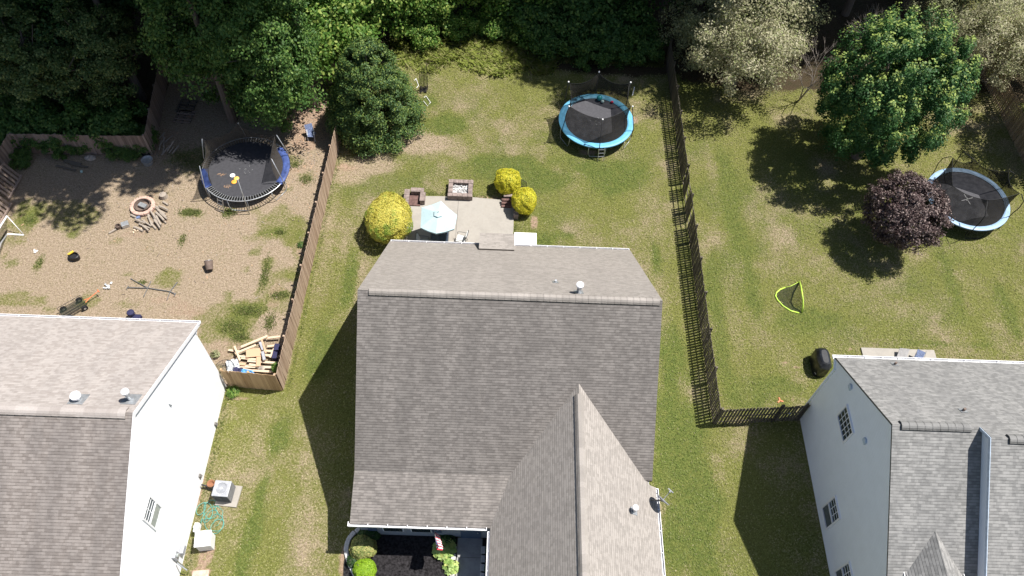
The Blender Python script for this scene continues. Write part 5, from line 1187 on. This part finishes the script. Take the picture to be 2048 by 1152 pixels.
def trunk_mesh(h, r0, C, seed, nl=9, lean=0.):
    m = MB(); rr = random.Random(seed); pts = [V(lean*h*(i/5)**2+rr.uniform(-.06, .06)*(i > 0), rr.uniform(-.06, .06)*(i > 0), h*i/5) for i in range(6)]
    m.tube(pts, [r0*(1.25 if i == 0 else 1-.14*i) for i in range(6)], 9)
    for i in range(nl):
        c = C[rr.randrange(len(C))]; e = V(*c)*.93; z0 = h*rr.uniform(.45, .98); s = V(lean*h*(z0/h)**2, 0, z0)
        if e.z < s.z-1: e.z = s.z-.2
        mid = s.lerp(e, .5)+V(rr.uniform(-.3, .3), rr.uniform(-.3, .3), .35)
        m.tube([s, mid, e], [r0*.42, r0*.26, r0*.08], 6)
    return m
def plant(name, loc, P, N, tint, size, mat, label, cat, trunk=None, group=None, seed=0, crown='crown', asp=.6, tmat='bark', tname='trunk'):
    root = thing(name, loc, label, cat, group)
    me = leaf_mesh(crown, P, N, size, tint, M[mat], asp, seed=seed); o = bpy.data.objects.new(crown, me); COL.objects.link(o); o.parent = root
    if trunk is not None:
        for f in (trunk,):
            WORLD_keep = WORLD[root]; WORLD[root] = V(0, 0, 0); f.build(tname, M[tmat], root); WORLD[root] = WORLD_keep
    return root
def tree(name, loc, kind, label, cat='tree', group=None, sc=1.):
    return None
def bigtree(loc, rx, ry, rz, cz, nclus, nleaf, cr, leaf, mat, label, name='deciduous_tree', seed=1, trunk=(3, .25, 9), group=None, cat='tree', **k):
    P, N, t, C = crown_points(rx, ry, rz, cz, nclus, nleaf, cr, seed, **k)
    tr = trunk_mesh(trunk[0], trunk[1], C, seed, trunk[2]) if trunk else None
    return plant(name, loc, P, N, t, leaf, mat, label, cat, tr, group, seed)

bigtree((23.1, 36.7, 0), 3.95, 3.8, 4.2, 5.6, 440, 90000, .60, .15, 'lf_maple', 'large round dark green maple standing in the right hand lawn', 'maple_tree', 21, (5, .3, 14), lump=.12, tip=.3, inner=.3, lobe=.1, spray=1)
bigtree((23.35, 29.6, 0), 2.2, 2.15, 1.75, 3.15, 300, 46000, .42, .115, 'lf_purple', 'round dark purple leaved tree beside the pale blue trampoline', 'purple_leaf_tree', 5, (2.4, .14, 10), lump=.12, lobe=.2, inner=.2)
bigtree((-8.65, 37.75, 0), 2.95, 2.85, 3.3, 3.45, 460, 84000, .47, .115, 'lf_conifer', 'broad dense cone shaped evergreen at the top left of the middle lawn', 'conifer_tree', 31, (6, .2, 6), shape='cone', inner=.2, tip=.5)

# woods: a few kinds, each built once and then copied
def kind(mat, seed, rx, rz, cz, nclus, nleaf, cr, leaf, trunk, **k): return dict(mat=mat, seed=seed, rx=rx, rz=rz, cz=cz, nclus=nclus, nleaf=nleaf, cr=cr, leaf=leaf, trunk=trunk, k=k)
KINDS = {'dark': kind('lf_dark', 41, 4.6, 6.6, 9.0, 210, 42000, 1.15, .25, (9, .28, 14), lump=.22),
         'mid': kind('lf_mid', 43, 4.3, 6.0, 8.0, 200, 40000, 1.1, .25, (8, .25, 14), lump=.22),
         'bright': kind('lf_bright', 47, 2.9, 3.4, 4.3, 120, 24000, .85, .24, (4.5, .14, 12), lump=.28, tip=.6),
         'shrub': kind('lf_mid', 53, 1.8, 1.3, 1.25, 60, 9000, .6, .2, (1.0, .06, 10), lump=.3),
         'brightshrub': kind('lf_bright', 59, 1.7, 1.25, 1.2, 50, 7500, .6, .2, (1.0, .05, 10), lump=.3),
         'olive': kind('lf_olive', 61, 3.7, 3.0, 4.2, 150, 24000, .85, .15, (3.2, .15, 26), lump=.32, tip=.5),
         'olivedark': kind('lf_olive_dark', 67, 3.2, 3.0, 4.0, 120, 19000, .8, .15, (3.0, .13, 20), lump=.3, tip=.5),
         'canopy': kind('lf_dark', 83, 4.6, 4.6, 20.5, 150, 26000, 1.3, .36, (19, .26, 14), lump=.25),
         'pine': kind('lf_pine', 71, 3.4, 4.6, 7.0, 150, 30000, .8, .2, (9, .2, 16), lump=.25)}
PROTO = {}
def wood_tree(kd, loc, label, sc=1., rz=0, group=None, name=None, cat='tree'):
    nm = name or {'dark': 'deciduous_tree', 'mid': 'deciduous_tree', 'bright': 'young_tree', 'shrub': 'shrub', 'brightshrub': 'shrub', 'olive': 'olive_tree', 'olivedark': 'olive_tree', 'pine': 'pine_tree', 'canopy': 'tall_tree'}[kd]
    if kd in PROTO:
        r = copy_tree(PROTO[kd], loc, rz, sc, label)
        r.name = nm
        if group: r['group'] = group
        r['category'] = cat
        return r
    d = KINDS[kd]; r = bigtree(loc, d['rx'], d['rx'], d['rz'], d['cz'], d['nclus'], d['nleaf'], d['cr'], d['leaf'], d['mat'], label, nm, d['seed'], d['trunk'], group, cat, **d['k'])
    r.rotation_euler = (0, 0, rz); r.scale = (sc, sc, sc) if not hasattr(sc, '__len__') else sc
    PROTO[kd] = r; return r
WT = 'trees of the wood along the top edge'
W_ = [('dark', -38, 43, 1.05, 'tall dark tree of the wood in the top left corner'),
      ('mid', -32, 45, 1.1, 'mid green tree of the wood, second from the top left corner'),
      ('dark', -27.5, 42.5, 1.0, 'dark tree of the wood behind the shaded old fence'),
      ('dark', -23.5, 46, 1.15, 'tall dark tree of the wood above the pallets'),
      ('mid', -18.5, 47.5, 1.1, 'mid green tree of the wood straight above the navy trampoline'),
      ('mid', -36, 51, 1.2, 'mid green tree in the second row, top left corner'),
      ('dark', -29, 52, 1.2, 'dark tree in the second row of the wood, left part'),
      ('mid', -22, 54, 1.2, 'mid green tree in the second row above the navy trampoline'),
      ('dark', -15, 54, 1.15, 'dark tree in the second row of the wood left of the conifer'),
      ('dark', -8, 57, 1.2, 'dark tree far back in the wood behind the conifer'),
      ('dark', 0, 57, 1.2, 'dark tree far back in the wood above the middle lawn'),
      ('dark', 8.4, 50.8, 1.0, 'dark tree at the wood edge, above the gap between weeds and trampoline'),
      ('dark', 11.2, 49.8, 1.05, 'dark tree at the wood edge straight above the middle trampoline'),
      ('mid', 15.2, 50.0, 1.0, 'mid green tree at the wood edge where the long picket fence ends'),
      ('dark', 6, 57, 1.2, 'dark tree in the second row above the middle trampoline'),
      ('dark', 12, 58, 1.2, 'dark tree in the second row beyond the end of the long picket fence'),
      ('dark', 18.5, 52.5, 1.05, 'dark tree of the wood behind the pale beige tree'),
      ('dark', 24, 53.5, 1.1, 'dark tree of the wood behind the gap beside the maple'),
      ('dark', 29.5, 54.5, 1.05, 'dark tree of the wood behind the maple'),
      ('mid', 35.5, 57, 1.0, 'mid green tree of the wood behind the maple, right side'),
      ('bright', 41, 57.5, 1.1, 'bright green tree in the top right corner')]
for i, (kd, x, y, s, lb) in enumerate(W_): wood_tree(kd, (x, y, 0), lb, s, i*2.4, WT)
UB = 'bright young trees at the wood edge'
for i, (x, y, s, lb) in enumerate(((-12.3, 42.6, 1.0, 'bright green young tree behind the litter strip left of the conifer'), (-10.2, 46.4, 1.0, 'bright green young tree just behind the conifer'), (-6.2, 48.5, .8, 'small bright tree right above the conifer top'), (-3.4, 49.4, 1.0, 'bright green young tree above the weeds, left of the brightest one'),
                                   (-.2, 49.6, 1.05, 'brightest young tree at the top of the picture above the weeds'), (2.2, 49.8, .6, 'smallest bright tree where the sunlit weeds end'))):
    wood_tree('bright', (x, y, 0), lb, s, i*1.9+.5, UB)
# leafy tree over the left yard, with its trunk showing beside the navy trampoline
wood_tree('mid', (-17.6, 39.3, 0), 'leafy tree whose grey trunk stands in the shade above the navy trampoline', (.85, .75, .95), 1.0)
wood_tree('mid', (-14.5, 37.6, 0), 'low branching green tree overhanging the navy trampoline', (.70, .68, .74), 2.2)
wood_tree('mid', (37.4, 38.9, 0), 'tree beyond the far right fence whose shade falls on the pickets', (.75, .75, .7), 1.1)
wood_tree('pine', (-33.5, 38.6, 0), 'grey green pine at the left edge above the slate fence', .95, .2, 'pines behind the old fence')
wood_tree('pine', (-29.0, 37.6, 0), 'grey green pine behind the vines of the old fence', (.8, .8, .7), 1.4, 'pines behind the old fence')
wood_tree('pine', (-25.2, 38.3, 0), 'grey green pine left of the dark side fence', (.75, .75, .75), 2.9, 'pines behind the old fence')
for i, (x, y, s, lb) in enumerate(((-29.4, 34.9, .6, 'vine mass hanging over the old fence in the left yard'), (-26.8, 34.9, .45, 'small green bush on the old fence in the left yard'), (-23.2, 35.3, .5, 'green bush at the corner of the dark side fence'), (5.4, 45.2, .8, 'dark bush at the lawn edge left of the middle trampoline'),
                                   (7.4, 45.4, .85, 'dark bush at the lawn edge behind the middle trampoline'), (9.6, 45.6, .8, 'dark bush at the lawn edge beside the picket fence end'), (3.2, 46.4, 1.0, 'dark bush at the lawn edge beside the weeds'), (-30.3, 33.4, .35, 'low green bush inside the corner of the reddish fence'), (-12.2, 42.9, .7, 'green bush over the brown back fence'), (-27.9, 35.9, 1.0, 'big dark bush leaning over the old fence from behind'), (-25.0, 36.1, 1.0, 'second big bush leaning over the old fence from behind'), (-30.8, 36.2, 1.1, 'big bush behind the corner of the old fence at the left edge'), (-24.6, 34.6, .42, 'vines over the right part of the old fence'), (-28.2, 34.5, .5, 'vines over the middle of the old fence'), (1.6, 48.0, 1.3, 'tall dark bush between the brightest tree and the dark wood'), (4.6, 48.4, 1.4, 'tall dark bush in front of the dark wood, left of the trampoline'), (7.6, 47.6, 1.3, 'tall dark bush in front of the dark wood, above the trampoline'), (-23.8, 34.3, .3, 'small vine clump at the foot of the old fence corner'))):
    wood_tree('shrub', (x, y, 0), lb, s*1.0, i*1.3, 'green bushes at the wood edge')
for i, (x, y, s, lb) in enumerate(((-6.2, 46.0, .8, 'bright bush in the weeds right of the conifer top'), (-3.6, 47.0, .8, 'bright bush at the back of the tall weeds'), (-1.2, 47.2, .8, 'bright bush in the middle of the tall weeds'), (1.2, 46.6, .7, 'bright bush at the right end of the tall weeds'), (-9.9, 42.4, .8, 'bright bush between the conifer and the brown back fence'))):
    wood_tree('brightshrub', (x, y, 0), lb, s, i*1.7, 'bright bushes in the weeds')
wood_tree('olive', (15.7, 42.6, 0), 'large pale beige leaved tree right of the long picket fence', (.96, .98, 1.0), .4)
wood_tree('olivedark', (17.6, 46.6, 0), 'grey green tree leaning on the pale beige tree from behind', 1.0, 1.2)
wood_tree('olivedark', (13.4, 45.2, 0), 'dull olive tree over the end of the long picket fence', .85, 2.6)
wood_tree('olive', (33.0, 44.6, 0), 'sparse pale tree over the far right fence beside the maple', (.85, .85, .85), 3.3)
wood_tree('olivedark', (31.5, 47.6, 0), 'pale olive tree behind the maple at the right', .85, 4.3)
wood_tree('olive', (36.8, 45.5, 0), 'pale feathery tree at the right edge above the far fence', .8, 5.2)
TC = 'tall trees of the wood whose crowns rise out of the picture'  # tall trees added so their unseen crowns shade the wood and yard
for i, (x, y, s) in enumerate(((-24.5, 39.5, .95), (-18.1, 37.8, (1.15, 1.0, 1.0)), (-13.0, 39.5, (1.0, 1.0, 1.)), (-28, 45.5, 1.05), (-21.5, 44.0, 1.0), (-12.8, 44.9, .9), (-33, 41, 1.0), (-25, 51, 1.1), (-17.5, 52, 1.1), (-9.5, 53.5, 1.05),
                                   (13.6, 48.3, .95), (18.2, 49.3, 1.0), (14.5, 53.5, 1.1), (20, 53.5, 1.1), (25.5, 51.5, 1.0), (30.5, 52.8, 1.0), (36, 55.5, 1.0), (10.5, 56, 1.1), (7.5, 61, 1.2), (31, 60, 1.2), (-3, 62, 1.2))):
    wood_tree('canopy', (x, y, 0), 'high crowned tall tree of the wood, ' + ('over the pallets', 'over the shaded yard above the navy trampoline', 'over the litter strip', 'behind the pines', 'behind the leafy yard tree', 'left of the conifer', 'at the left edge', 'far back above the pallets', 'far back above the navy trampoline', 'far behind the conifer',
              'behind the middle trampoline', 'at the end of the long picket fence', 'second behind the middle trampoline', 'behind the beige tree', 'behind the leafless grey tree', 'behind the maple', 'behind the far right fence', 'far back above the middle lawn', 'farthest back above the middle lawn', 'farthest back above the maple', 'farthest back above the conifer')[i], s, i*1.7, TC)
# bare grey tree between the beige tree and the maple
def bare(loc, h, label, seed):
    m = MB(); r = random.Random(seed)
    def br(p, d, l, r_, k):
        q = p+d*l; m.tube([p, p.lerp(q, .5)+V(r.uniform(-.05, .05), r.uniform(-.05, .05), 0)*l, q], [r_, r_*.8, r_*.6], 5, cap=False)
        if k > 0:
            for _ in range(3 if k > 1 else 3): e = (d+V(r.uniform(-.8, .8), r.uniform(-.8, .8), r.uniform(-.3, .5))*.85).normalized(); br(q, e, l*r.uniform(.6, .85), r_*.55, k-1)
    for _ in range(3): br(V(0, 0, 0), V(r.uniform(-.4, .4), r.uniform(-.4, .4), 1).normalized(), h*.36, .055, 4)
    root = thing('bare_tree', loc, label, 'tree', 'leafless grey trees beside the maple'); WORLD[root] = V(0, 0, 0); m.build('branches', M['twig'], root)
bare((20.3, 41.9, 0), 4.2, 'leafless grey tree between the beige tree and the maple', 4)
bare((25.6, 44.9, 0), 4.6, 'leafless grey tree top showing above the maple', 12)
bare((31.2, 43.5, 0), 3.6, 'leafless grey tree right of the maple beside the far fence', 15)
# clipped shrubs
def shrub(name, loc, rx, ry, rz, cz, nleaf, leaf, mat, label, cr=.16, group=None, seed=3, nr=.42, mix=.0):
    r = np.random.default_rng(seed); d = unit(r.normal(size=(nleaf, 3))); W3 = r.normal(size=(14, 3))*3.2; ph = r.random(14)*6.28
    lumps = np.sin(d @ W3.T+ph).mean(1); W4 = r.normal(size=(20, 3))*11; fine = np.sin(d @ W4.T+r.random(20)*6.28).mean(1)
    e = 2.35; sh = 1/((np.abs(d)**e).sum(1))**(1/e)                # a clipped, slightly squared ball
    rad = sh*(1+.30*lumps+.15*fine)*(1-np.abs(r.normal(size=nleaf))*.055)+(r.random(nleaf) > .975)*r.uniform(0, .09, nleaf)
    P = d*rad[:, None]*np.array([rx, ry, rz])+np.array([0, 0, cz]); P[:, 2] = np.maximum(P[:, 2], .03)
    N = d*1.1+r.normal(size=(nleaf, 3))*nr; N[:, 2] += .25
    t = np.clip(r.random(nleaf)*.75+.9*fine+.15, 0, 1)
    C = d[:60]*np.array([rx, ry, rz])*.8+np.array([0, 0, cz])
    root = plant(name, loc, P, N, t, leaf, mat, label, 'shrub', trunk_mesh(cz, .04, C, seed, 10), group, seed, crown='foliage', tname='stem')
    if mix:                                                       # patches where the leaves are green instead of golden
        me = [c for c in root.children if c.name.startswith('foliage')][0].data
        n4 = nleaf*4; col = np.empty(n4*4, np.float32); me.color_attributes['tint'].data.foreach_get('color', col); col = col.reshape(-1, 4)
        g_ = np.clip(.38+mix*(lumps*1.3+fine*1.6)+r.normal(size=nleaf)*.25, 0, 1); col[:, 1] = np.repeat(g_, 4); me.color_attributes['tint'].data.foreach_set('color', col.ravel())
    return root
shrub('golden_shrub', (-6.82, 29.15, 0), 1.30, 1.62, 1.15, 1.15, 36000, .075, 'lf_goldmix', 'biggest golden shrub, left of the patio', seed=8, mix=.9)
shrub('golden_shrub', (.16, 32.7, 0), .78, .72, .74, .80, 13000, .07, 'lf_gold', 'upper one of the two small golden shrubs right of the fire pit', .12, 'small golden shrubs', 9)
shrub('golden_shrub', (1.22, 31.15, 0), .74, .80, .74, .80, 13000, .07, 'lf_gold', 'lower one of the two small golden shrubs, at the patio corner', .12, 'small golden shrubs', 10)
c = at(726, 1096, .45); shrub('clipped_shrub', (c.x, c.y, 0), .60, .56, .48, .50, 11000, .075, 'lf_privet', 'variegated clipped shrub in the front bed beside the curved edging', .13, seed=12)
c = at(730, 1142, .35); shrub('clipped_shrub', (c.x, c.y, 0), .52, .48, .40, .42, 10000, .06, 'lf_lime', 'lime green clipped shrub at the bottom edge of the front bed', .11, seed=13)
c = at(738, 1068, .3); shrub('clipped_shrub', (c.x, c.y, 0), .5, .35, .34, .34, 5000, .07, 'lf_hedge', 'dark shrub under the front eave above the variegated one', .12, seed=14)
c = at(708, 1122, .2); shrub('clipped_shrub', (c.x, c.y, 0), .32, .3, .24, .24, 2600, .06, 'lf_hedge', 'small dark shrub between the edging blocks and the two clipped shrubs', .1, seed=15)
for i in range(5):
    y = 10.3-.75*i; shrub('hedge_plant', (-.02, y, 0), .26, .42, .32, .3, 2600, .06, 'lf_hedge', 'dark hedge plant in the strip right of the front walk, %s' % ('nearest the house', 'second from the house', 'third from the house', 'fourth from the house', 'fifth from the house')[i], .1, 'hedge plants along the front walk', 20+i)
def leafy(name, loc, n, spread, h, leaf, mat, label, seed, asp=.6, cat='plant'):
    r = np.random.default_rng(seed); a = r.random(n)*6.283; rr = np.sqrt(r.random(n))*spread
    P = np.stack([np.cos(a)*rr, np.sin(a)*rr, h*(.35+.65*r.random(n))*(1-.4*rr/spread)+.03], -1); N = np.stack([np.cos(a)*.5, np.sin(a)*.5, np.ones(n)], -1)+r.normal(size=(n, 3))*.25
    m = MB(); rq = random.Random(seed)
    for i in range(14): k = rq.randrange(n); m.tube([(0, 0, 0), tuple(P[k])], .012, 4)
    return plant(name, loc, P, N, r.random(n), leaf, mat, label, cat, m, None, seed, 'foliage', asp, 'grass_tuft', 'stem')
c = at(888, 1102, .25); leafy('hosta', (c.x, c.y+.1, 0), 230, .52, .5, .23, 'lf_hosta', 'large yellow green hosta in the sun beside the front walk', 2, .75)
c = at(900, 1133, .2); leafy('hosta', (c.x+.05, c.y, 0), 110, .36, .35, .2, 'lf_hosta', 'smaller yellow green hosta at the bottom of the front bed', 5, .75)
c = at(893, 1080, .2); leafy('hosta', (c.x, c.y, 0), 120, .42, .4, .2, 'lf_hedge', 'dark hosta in the shade of the eave beside the walk', 6, .75)
c = at(430, 708, .2); leafy('thistle', (c.x, c.y, 0), 120, .25, .4, .1, 'lf_olive_dark', 'small grey green weed between the white house and the lumber', 7)
c = at(551, 735, .5); leafy('bush', (c.x+.05, c.y, 0), 500, .28, 1.0, .08, 'lf_bright', 'yellow green bush in the corner of the golden and the long fence', 8)
c = at(465, 783, .2); leafy('daylily', (c.x+.02, c.y, 0), 160, .35, .45, .22, 'lf_bright', 'clump of long leaves at the foot of the golden fence panel by the white house', 9, .16)
c = at(602, 491); leafy('weed', (c.x, c.y, 0), 90, .22, .2, .12, 'lf_mid', 'single leafy weed in the bare yard by the long fence', 10, .35)
# leaves of grass: tall weeds at the wood edge, tufts in the bare yard, longer grass along the fences
def blades(name, P, h, mat, label, seed, wdt=.02, lean=.5):
    r = np.random.default_rng(seed); n = len(P); a = r.random(n)*6.283; L = h*r.uniform(.5, 1.2, n)
    d = np.stack([np.cos(a)*lean, np.sin(a)*lean, np.ones(n)], -1); s = np.stack([-np.sin(a), np.cos(a), np.zeros(n)], -1)*wdt
    mid = P+d*(L*.55)[:, None]*[.5, .5, 1]; tip = P+d*L[:, None]*[1, 1, .85]
    v = np.stack([P-s, P+s, mid+s*.8, tip, mid-s*.8], 1).reshape(-1, 3).astype(np.float32)
    me = bpy.data.meshes.new(name); me.vertices.add(5*n); me.vertices.foreach_set('co', v.ravel())
    me.loops.add(5*n); me.loops.foreach_set('vertex_index', np.arange(5*n, dtype=np.int32)); me.polygons.add(n)
    me.polygons.foreach_set('loop_start', (np.arange(n)*5).astype(np.int32)); me.polygons.foreach_set('loop_total', np.full(n, 5, np.int32)); me.update(calc_edges=True)
    at2 = me.color_attributes.new('tint', 'FLOAT_COLOR', 'POINT'); c = np.ones((n, 4), np.float32); c[:, 0] = r.random(n); c[:, 1] = r.random(n); at2.data.foreach_set('color', np.repeat(c, 5, 0).ravel())
    me.materials.append(M[mat]); o = bpy.data.objects.new(name, me); COL.objects.link(o); tag(o, label, 'grass', kind='stuff'); return o
r = np.random.default_rng(77)
cl = []; hs = []
for i in range(430):                                              # weeds in clumps, ragged towards the lawn, taller towards the wood
    cx = r.uniform(-7.8, 3.0); u = r.random()**.8; cy = 43.5+.4*math.sin(cx*1.3)+.25*math.sin(cx*3.7+1)-.05*cx+u*3.6; k = int(r.uniform(40, 130)); s_ = r.uniform(.15, .5)
    g_ = r.normal(size=(k, 2))*s_; cl.append(np.stack([cx+g_[:, 0], cy+g_[:, 1]*.7, np.zeros(k)], -1)); hs.append(np.full(k, r.uniform(.18, .45)*(1+1.3*u)))
blades('tall_weeds', np.concatenate(cl), np.concatenate(hs), 'grass_blade', 'tall sunlit weeds and grass between the lawn and the wood', 1, .028, .8)
n = 9000; x = r.uniform(2, 11, n); y = 44.6+r.random(n)*2.4; blades('undergrowth', np.stack([x, y, np.zeros(n)], -1), .5, 'grass_tuft', 'dark undergrowth at the wood edge above the middle trampoline', 2, .025)
tuf = []
for (px, py, sx, sy, k) in ((382, 425, .55, .22, 900), (458, 425, .4, .35, 500), (560, 465, .25, .15, 160), (530, 548, .22, 1.1, 500), (562, 590, .5, .25, 400), (500, 622, .9, .35, 700), (465, 655, .7, .5, 600), (540, 645, .3, .5, 400), (480, 675, .4, .25, 400), (285, 565, .25, .12, 120),
                            (590, 330, .5, .3, 260), (612, 360, .4, .4, 300), (375, 318, 1.2, 1., 900), (80, 525, .2, .5, 160), (60, 440, .35, .4, 260), (365, 480, .2, .5, 160)):
    c = at(px, py); g = r.normal(size=(k, 2))*.55; tuf.append(np.stack([c.x+g[:, 0]*sx, c.y+g[:, 1]*sy, np.zeros(k)], -1))
blades('grass_tufts', np.concatenate(tuf), .09, 'grass_tuft', 'green grass tufts growing in the bare left yard', 3, .016, .9)
tuf = []
for (x0, y0, x1, y1, k, w0) in ((11.15, 17.2, 11.15, 43, 1300, .08), (-11.0, 18.4, -10.65, 35, 500, .06), (-13.95, 8, -14.05, 18, 700, .12), (-6.45, 26.3, -6.3, 31.8, 0, .1), (-5.9, 32.1, .6, 32.0, 500, .08), (.75, 27, .75, 30, 160, .06)):
    if not k: continue
    u = r.random(k); g = r.normal(size=(k, 2))*w0; tuf.append(np.stack([x0+(x1-x0)*u+g[:, 0], y0+(y1-y0)*u+g[:, 1], np.zeros(k)], -1))
blades('edge_grass', np.concatenate(tuf), .09, 'grass_tuft', 'longer grass left unmown along the fences, the patio and the house walls', 4, .016, .9)

# twigs, bark and dead leaves strewn over the bare yard, thickest under the trees
for nm, k_, cx_, cy_, sx_, sy_, lb in (('ground_litter', 900, -17, 33, 6, 4.5, 'dead leaves and twigs strewn over the bare yard under the trees'), ('bark_litter', 700, -12.6, 37.6, 1.0, 2.4, 'bark chips and dead leaves on the strip left of the conifer')):
    m = MB(); rq = random.Random(k_)
    for i in range(k_):
        x = rq.gauss(cx_, sx_); y = rq.gauss(cy_, sy_)
        if x > -11.2 or y < 19 or x < -30: continue
        L = rq.uniform(.04, .22) if rq.random() < .3 else rq.uniform(.03, .08); a = rq.uniform(0, 3.14); m.m = rq.randrange(3)
        m.bar((x, y, .02), (x+L*math.cos(a), y+L*math.sin(a), .03), rq.uniform(.012, .04), .012)
    m.build(nm, [M['bark'], M['log'], M['plywood']], label=lb, cat='litter', kind='stuff')
# the sward itself: short leaves that take their tone from the ground they grow in
def sward(name, n, x0, x1, y0, y1, size, label, seed, keep, tilt=.38):
    r = np.random.default_rng(seed); x = r.uniform(x0, x1, n); y = r.uniform(y0, y1, n)
    k = keep(x, y)
    for (a, b, c_, d_) in ((-6.3, 7.2, 4, 26.1), (-6.35, .7, 26, 32), (-30, -14.2, 4, 18.6), (15.85, 40, 4, 18), (.65, 2.1, 27, 29.4), (-7, 0, 3, 11), (20, 24.4, 18, 22.2)): k &= ~((x > a) & (x < b) & (y > c_) & (y < d_))
    x, y = x[k], y[k]; n = len(x); i = np.clip(((x+52)/.25).astype(int), 0, PAINT.shape[1]-1); j = np.clip(((y+6)/.25).astype(int), 0, PAINT.shape[0]-1); p = PAINT[j, i]
    ok = (p[:, 3] < .5) & (r.random(n) > p[:, 2]*.8); x, y, p = x[ok], y[ok], p[ok]; n = len(x)
    me = leaf_mesh(name, np.stack([x, y, np.full(n, .018)+r.random(n)*.012], -1), np.stack([r.normal(size=n)*tilt, r.normal(size=n)*tilt, np.ones(n)], -1), size, r.random(n), MATS['sward'], .45, seed=seed)
    q = r.random((n, 1)); green = np.array([.15, .175, .04])*(1-q)+np.array([.30, .315, .10])*q; deep = np.array([.055, .11, .02])*(1-q)+np.array([.135, .21, .045])*q; tan = np.array([.36, .30, .18])*(1-q)+np.array([.52, .44, .30])*q
    green = green*(1-p[:, 1:2])+deep*p[:, 1:2]; f = np.clip(p[:, 0:1]+r.normal(size=(n, 1))*.16, 0, 1); f = f*f*(3-2*f); c = green*(1-f)+tan*f
    c = np.concatenate([c, np.ones((n, 1))], 1).astype(np.float32); me.color_attributes['tint'].data.foreach_set('color', np.repeat(c, 4, 0).ravel())
    o = bpy.data.objects.new(name, me); COL.objects.link(o); tag(o, label, 'grass', kind='stuff')
g = NG('sward'); a_ = g.n('ShaderNodeAttribute'); a_.attribute_name = 'tint'; b_ = g.bsdf(a_.outputs['Color'], .8, .15)
t_ = g.n('ShaderNodeBsdfTranslucent'); g.l(a_.outputs['Color'], t_.inputs[0]); x_ = g.n('ShaderNodeMixShader'); x_.inputs[0].default_value = .3; g.l(b_.outputs[0], x_.inputs[1]); g.l(t_.outputs[0], x_.inputs[2]); g.done(x_)
sward('lawn_grass', 210000, -14.2, 35, 5, 44.5, .095, 'short mown grass of the middle and right hand lawns', 5, lambda x, y: (x > -10.9) | (y < 18.2))
sward('dry_grass', 26000, -32, -11.2, 18.6, 41, .06, 'sparse dry grass of the bare left yard', 6, lambda x, y: x > -99, .2)
